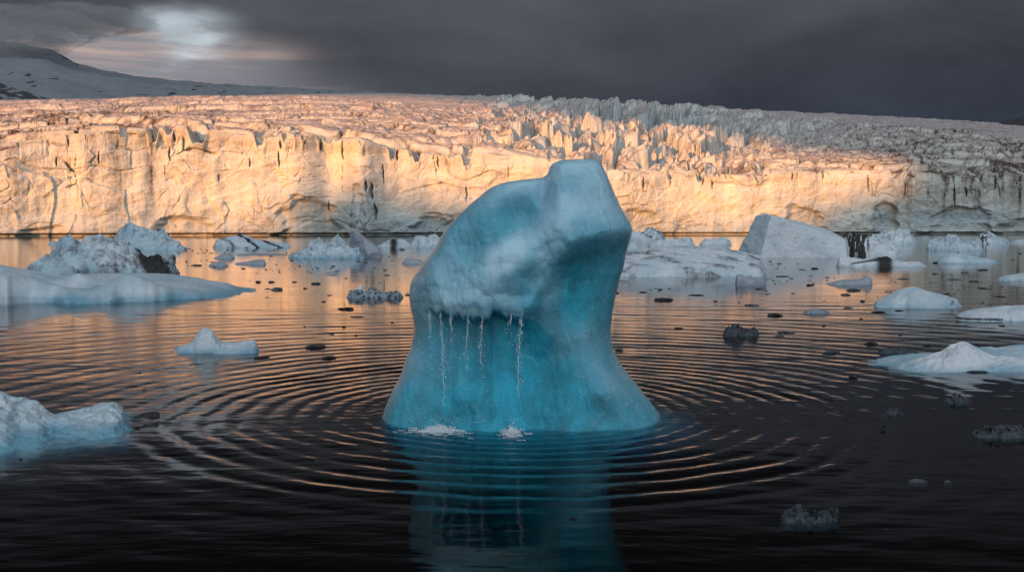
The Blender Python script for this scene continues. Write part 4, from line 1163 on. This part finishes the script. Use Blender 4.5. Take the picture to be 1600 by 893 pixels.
# darker lumps near the camera
floe('clear_ice_chunk', 'glassy grey ice chunk alone on dark water at lower right', 'ice chunk',
     [(1225, 810), (1234, 801), (1246, 795), (1258, 792), (1268, 799), (1277, 803), (1290, 800), (1306, 798), (1316, 801), (1319, 812)], 824, .34, M_CLEAR, 193, facet=1.7, front=.6, rough=1.8, ridged=.8, blue=.45, nx=200, ny=90)
floe('dark_ice_chunk', 'dark pointed lump of ice right of the blue iceberg', 'ice chunk', [(1131, 518), (1140, 509), (1148, 505), (1156, 509), (1165, 514), (1186, 514), (1188, 520)], 525, .6, M_DARK, 197, facet=1.7, rough=1.2, ridged=.6, blue=.1, nx=120, ny=50)
floe('dark_ice_slab', 'flat dark ice slab on dark water at right edge', 'ice chunk', [(1524, 676), (1540, 669), (1560, 666), (1580, 664), (1600, 666), (1620, 672)], 688, .7, M_DARK, 199, facet=1.7, rough=1.1, ridged=.5, nx=160, ny=60)
floe('clear_ice_chunk', 'small sparkling clear ice chunk left of the near right ones', 'ice chunk', [(1389, 645), (1395, 641), (1408, 640), (1418, 644)], 649.5, .22, M_CLEAR, 211, facet=1.7, rough=2.0, ridged=1, nx=60, ny=30, blue=0)
floe('clear_ice_chunk', 'clear ice chunk glinting below the pointed snowy floe', 'ice chunk', [(1478, 627), (1490, 619), (1502, 616), (1514, 622), (1526, 626)], 632, .4, M_CLEAR, 223, facet=1.7, rough=2.0, ridged=1, nx=90, ny=40, blue=.3)
floe('dark_ice_slab', 'long dark flat slab just left of the bluish ice tongue', 'ice chunk', [(1374, 548), (1390, 543), (1410, 542), (1440, 548)], 553, .6, M_DARK, 227, facet=1.7, rough=1.2, nx=90, ny=36)
floe('dark_ice_slab', 'thin dark slab of ice left of the dome berg', 'ice chunk', [(1255, 487), (1268, 482), (1290, 483), (1300, 488)], 490, .8, M_GREY, 229, rough=.9, nx=70, ny=30, dirt=.4)
floe('dark_ice_chunk', 'flat black ice piece on dark water right of glassy chunk', 'ice chunk', [(1427, 753), (1436, 749), (1450, 750), (1458, 755)], 758, .16, M_DARK, 233, rough=1.2, nx=50, ny=24)
floe('dark_ice_chunk', 'small floating dark piece right of flat black ice piece', 'ice chunk', [(1484, 754), (1490, 750), (1496, 755)], 757, .07, M_DARK, 239, rough=1.2, nx=24, ny=16)


# ------------------------------------------------------------------ brash: small dark pieces, each on its own
def chip_mesh(i):
    rs = np.random.RandomState(500 + i)
    n, m = 16, 9
    th = np.linspace(0, 2 * math.pi, n, endpoint=False)
    rad = 1 + 0.6 * rs.uniform(-1, 1, n); rad = (rad * 2 + np.roll(rad, 1)) / 3
    P = []
    for j in range(m):
        q = j / (m - 1)
        r = rad * (math.sin(math.pi * min(max(0.06 + .88 * q, 0), 1)) ** 0.5) * (1 + .12 * rs.uniform(-1, 1, n))
        zz = (q - 0.4) * 0.9 + 0.22 * rs.uniform(-1, 1, n) * (q > .5)
        P.append(np.stack([r * np.cos(th), r * np.sin(th), np.full(n, 0.0) + zz], -1))
    P = np.array(P)
    P = np.concatenate([np.repeat(P[:1].mean(1, keepdims=True), n, 1), P, np.repeat(P[-1:].mean(1, keepdims=True), n, 1)], 0)
    nn = fbm2(P[..., 0] + i, P[..., 1] * 2 + P[..., 2], i, 2)
    o = grid_mesh('ice_chip', P, M_DARK if i % 3 else M_GREY, dict(blue=.5 + .3 * nn, dirt=.6 + .4 * nn), smooth=False, wrap=True)
    me = o.data
    bpy.data.objects.remove(o)
    return me


CHIPS = [chip_mesh(i) for i in range(9)]
rng = random.Random(11)
MARKS = [('long pale floe', 200, 470), ('horned floe', 335, 540), ('dark grey ice ridge', 585, 457), ('tilted grey slab', 570, 385), ('striped wedge berg', 395, 378), ('dirty berg with black stripe', 160, 410),
         ('blue iceberg', 800, 560), ('grey sloping floe', 1085, 415), ('block iceberg', 1230, 380), ('dome berg', 1430, 468), ('pointed snowy floe', 1510, 560), ('dark pointed lump', 1160, 515),
         ('low white mound', 1512, 404), ('floe with black wedge', 1375, 410), ('thin white floe', 1328, 440), ('glassy grey chunk', 1272, 808), ('near left iceberg', 100, 670), ('right edge floe below the dome', 1560, 490)]
PENDING = []


def label_chips():
    rel = {}
    for o, X, Y, wpx, kind in PENDING:
        nm, mx, my = min(MARKS, key=lambda m: math.hypot((X - m[1]) / 1.6, Y - m[2]))
        dxx, dyy = (X - mx) / 1.6, Y - my
        di = ('right of' if dxx > 0 else 'left of') if abs(dxx) > abs(dyy) * 1.2 else ('in front of' if dyy > 0 else 'behind')
        rel.setdefault((nm, di), []).append((math.hypot(dxx, dyy), o, wpx, kind))
    ords = ['nearest', 'second nearest', 'third nearest', 'fourth nearest', 'fifth nearest', 'sixth nearest', 'seventh nearest', 'eighth nearest', 'ninth nearest', 'tenth nearest', 'eleventh nearest', 'twelfth nearest', 'thirteenth nearest', 'fourteenth nearest']
    for (nm, di), L in rel.items():
        L.sort(key=lambda q: q[0])
        for i, (_, o, wpx, kind) in enumerate(L):
            size = 'long' if wpx > 22 else ('small' if wpx > 9 else 'tiny')
            if i < len(ords):
                o['label'] = '%s ice chip %s the %s, %s' % (size, di, nm, ords[i])
            else:
                o['label'] = '%s ice chip far out %s the %s' % ('small', di, nm)




def chip(X, Y, wpx, hpx, label, group, k=None):
    d = dist_of(Y)
    o = bpy.data.objects.new('ice_chip', CHIPS[rng.randrange(9) if k is None else k])
    wm = wpx / F * d / 2 * .8; hm = hpx / F * d * .75
    o.scale = (wm, wm * rng.uniform(.5, .9), max(hm, 0.008))
    o.rotation_euler = (0, 0, rng.uniform(-.4, .4) + math.pi * rng.randrange(2))
    o.location = (wx(X, d), d + wm, 0.0)
    COL.objects.link(o)
    tag(o, label, 'ice chip', group)
    PENDING.append((o, X, Y, wpx, 0))


ZL = ('small dark ice chip drifting on the orange water left of the blue iceberg', 'dark ice chips on the orange water')
ZR = ('small dark ice chip drifting on the pink and grey water on the right', 'dark ice chips on the right-hand water')
ZN = ('dark speck of ice floating on the dark near water', 'ice specks on the near dark water')
for X, Y, a, b in [(490, 545, 40, 8), (510, 561, 26, 6), (404, 561, 27, 5), (540, 484, 30, 6), (557, 496, 19, 4), (430, 453, 22, 8), (422, 441, 12, 5), (402, 441, 8, 5), (491, 444, 17, 5), (459, 441, 9, 3),
                   (636, 461, 10, 4), (380, 420, 8, 3), (505, 472, 8, 3), (415, 465, 9, 2), (536, 511, 7, 4), (475, 451, 8, 3), (612, 504, 4, 3), (555, 524, 5, 3), (516, 523, 9, 3), (474, 511, 4, 3),
                   (436, 425, 4, 3), (520, 416, 7, 3), (600, 422, 7, 3), (540, 435, 6, 2), (605, 430, 10, 3), (585, 418, 6, 2), (214, 583, 5, 3), (220, 609, 6, 3), (294, 437, 22, 3), (305, 415, 20, 4), (628, 390, 9, 4)]:
    chip(X, Y, a, b, *ZL)
def brash(n, x0, x1, y0, y1, zone):
    cl = [(rng.uniform(x0, x1), y0 + (y1 - y0) * rng.random() ** 1.3) for _ in range(max(6, n // 9))]
    for i in range(n):
        cx_, cy_ = rng.choice(cl)
        X = cx_ + rng.gauss(0, 26); Y = cy_ + rng.gauss(0, 2.2)
        if rng.random() < .3: X = rng.uniform(x0, x1); Y = y0 + (y1 - y0) * rng.random() ** 1.3
        X = min(max(X, x0), x1); Y = min(max(Y, y0), y1)
        if Y < 437 and 940 < X < 1200: continue
        chip(X, Y, 1.6 + 8 * rng.random() ** 2.2, rng.uniform(.9, 2.6), *zone)


brash(110, 290, 640, 386, 462, ZL)
for X, Y, a, b in [(1041, 470, 34, 8), (1214, 494, 30, 6), (1180, 478, 28, 4), (1236, 521, 34, 5), (1222, 526, 18, 4), (1062, 514, 13, 4), (970, 548, 14, 6), (1005, 457, 14, 3), (965, 458, 6, 4), (1090, 462, 30, 2.5),
                   (1192, 452, 20, 3.5), (1268, 446, 16, 4), (1225, 432, 22, 2), (1120, 471, 10, 3), (1337, 454, 20, 7), (1325, 461, 18, 5), (1350, 471, 8, 5), (1330, 482, 18, 3), (1408, 486, 14, 3), (1378, 489, 26, 4),
                   (1348, 499, 6, 4), (1369, 539, 26, 6), (1455, 541, 14, 4), (1305, 553, 28, 7), (1340, 592, 18, 9), (1410, 524, 6, 3), (1570, 509, 11, 3), (1495, 437, 20, 3), (1525, 440, 20, 2.5), (1545, 451, 22, 4),
                   (1540, 422, 20, 3), (1570, 464, 24, 2), (1510, 426, 14, 4), (1465, 428, 12, 3), (1468, 411, 18, 4), (1415, 436, 16, 3), (1540, 585, 44, 4), (1252, 559, 6, 3), (1290, 509, 6, 3), (1300, 395, 14, 3), (1275, 420, 16, 4)]:
    chip(X, Y, a, b, *ZR)
brash(190, 1010, 1600, 384, 476, ZR)
for X, Y, a, b in [(491, 725, 7, 3), (897, 818, 14, 4), (1395, 834, 5, 3), (22, 722, 6, 4), (1388, 668, 4, 3), (1388, 677, 10, 5), (1570, 699, 12, 5), (1345, 815, 3, 3)]:
    chip(X, Y, a, b, *ZN)


label_chips()


# ------------------------------------------------------------------ falling meltwater and splashes
def m_drop():
    m, t = new_mat('meltwater')
    b = principled(t, Base_Color=(0.93, 0.95, 0.96), Roughness=0.35, IOR=1.33)
    finish(t, b.outputs[0])
    return m


M_DROP = m_drop()


def ellipsoids(items, name):
    """items: (x,y,z,rx,rz); low-poly drops in one mesh"""
    n, mth = 8, 5
    th = np.linspace(0, 2 * math.pi, n, endpoint=False)
    V, Q, off = [], [], 0
    for (x, y, z, rx, rz) in items:
        P = []
        for j in range(mth):
            q = j / (mth - 1)
            r = max(math.sin(math.pi * q), 0.02) * rx * (1.0 - .25 * q)
            P.append(np.stack([x + r * np.cos(th), y + r * np.sin(th), np.full(n, z + rz * -math.cos(math.pi * q))], -1))
        P = np.array(P)
        idx = np.arange(n * mth).reshape(mth, n) + off
        nx_ = np.roll(idx, -1, 1)
        V.append(P.reshape(-1, 3)); Q.append(np.stack([idx[:-1], nx_[:-1], nx_[1:], idx[1:]], -1).reshape(-1, 4))
        off += n * mth
    return raw_mesh(name, np.concatenate(V), np.concatenate(Q), M_DROP)


from mathutils.bvhtree import BVHTree
_me = hero_o.data
_bvh = BVHTree.FromPolygons([v.co.copy() for v in _me.vertices], [tuple(p.vertices) for p in _me.polygons])


def front_y(x, z):
    hit = _bvh.ray_cast(Vector((x, 5, z)), Vector((0, 1, 0)))
    return hit[0].y if hit[0] is not None else HD - 1


streams = [(681, 486, .7, 640, 'leftmost thin trickle of meltwater falling from the blue iceberg lip'),
           (699, 488, 1.5, 655, 'second and thickest trickle from the left under the blue iceberg lip'),
           (713, 488, .6, 560, 'short third trickle from the left under the blue iceberg lip'),
           (735, 490, .8, 620, 'fourth trickle from the left, middle of the blue iceberg lip'),
           (757, 492, 1.0, 630, 'fifth trickle from the left under the blue iceberg lip'),
           (797, 488, .4, 540, 'faint short trickle left of the rightmost one on blue iceberg'),
           (811, 492, 1.4, 655, 'rightmost long trickle of meltwater falling from blue iceberg lip')]
for (X, Y, a, Yend, lab) in streams:
    x = (X - CX) / F * HD; z0 = CH - (Y - HY) / F * HD
    y = min(front_y(x, z0 + .05), front_y(x, z0 + .12), front_y(x, z0 + .2)) - 0.03
    z1 = max(CH - (Yend - HY) / F * HD, 0.02)
    it = []
    n = int(115 * a * (z0 - z1) / 1.7) + 18
    ph = rng.random() * 6
    for i in range(n):
        q = rng.random() ** 1.15
        z = z0 + 0.06 - q * (z0 - z1)
        sp = 0.012 + 0.035 * q
        r = rng.uniform(.0015, .0042) * (1.2 - .4 * q)
        it.append((x + 0.02 * math.sin(q * 7 + ph) + rng.gauss(0, sp), y - .02 + rng.gauss(0, .03), z, r, r * rng.uniform(1.2, 4.5 if q < .6 else 2.0)))
    # the unbroken thread near the lip
    for i in range(int(14 * a) + 4):
        q = i / 16
        it.append((x + 0.02 * math.sin(q * 2 + ph) + rng.gauss(0, .006), y - .02, z0 + .08 - .6 * q * a, .0032 * a ** .5, .035))
    o = ellipsoids(it, 'water_trickle')
    tag(o, lab, 'falling water', 'trickles of meltwater under the overhang')


def splash(X, Y, spread, n, label):
    d = dist_of(Y); cx = wx(X, d)
    d = min(front_y(cx, .04), front_y(cx - .2, .04), front_y(cx + .2, .04), d + .3) - .12
    it = []
    for i in range(n):
        a = rng.gauss(0, spread * .45)
        h = abs(rng.gauss(0, .042)) * math.exp(-abs(a) / spread)
        r = rng.uniform(.003, .009)
        it.append((cx + a, d + rng.gauss(0, .10), h + .004, r, r * rng.uniform(.6, 1.6)))
    for i in range(n // 7):
        a = rng.gauss(0, spread)
        b_, r_ = rng.gauss(0, .20), rng.uniform(.008, .022)
        for q in range(5):
            it.append((cx + a + (q - 2) * r_ * 1.3 + rng.gauss(0, .004), d + b_ + rng.gauss(0, .008), .009, r_ * rng.uniform(.6, 1), .004))
    for i in range(n // 4):
        it.append((cx + rng.gauss(0, spread * .7), d + rng.gauss(0, .1), rng.uniform(.02, .22), .003, .004))
    o = ellipsoids(it, 'water_splash')
    tag(o, label, 'splash', 'splashes where the meltwater lands')


splash(690, 663, .24, 700, 'wide white splash at the foot of the left trickles')
splash(800, 668, .12, 380, 'smaller white splash below the rightmost trickle')
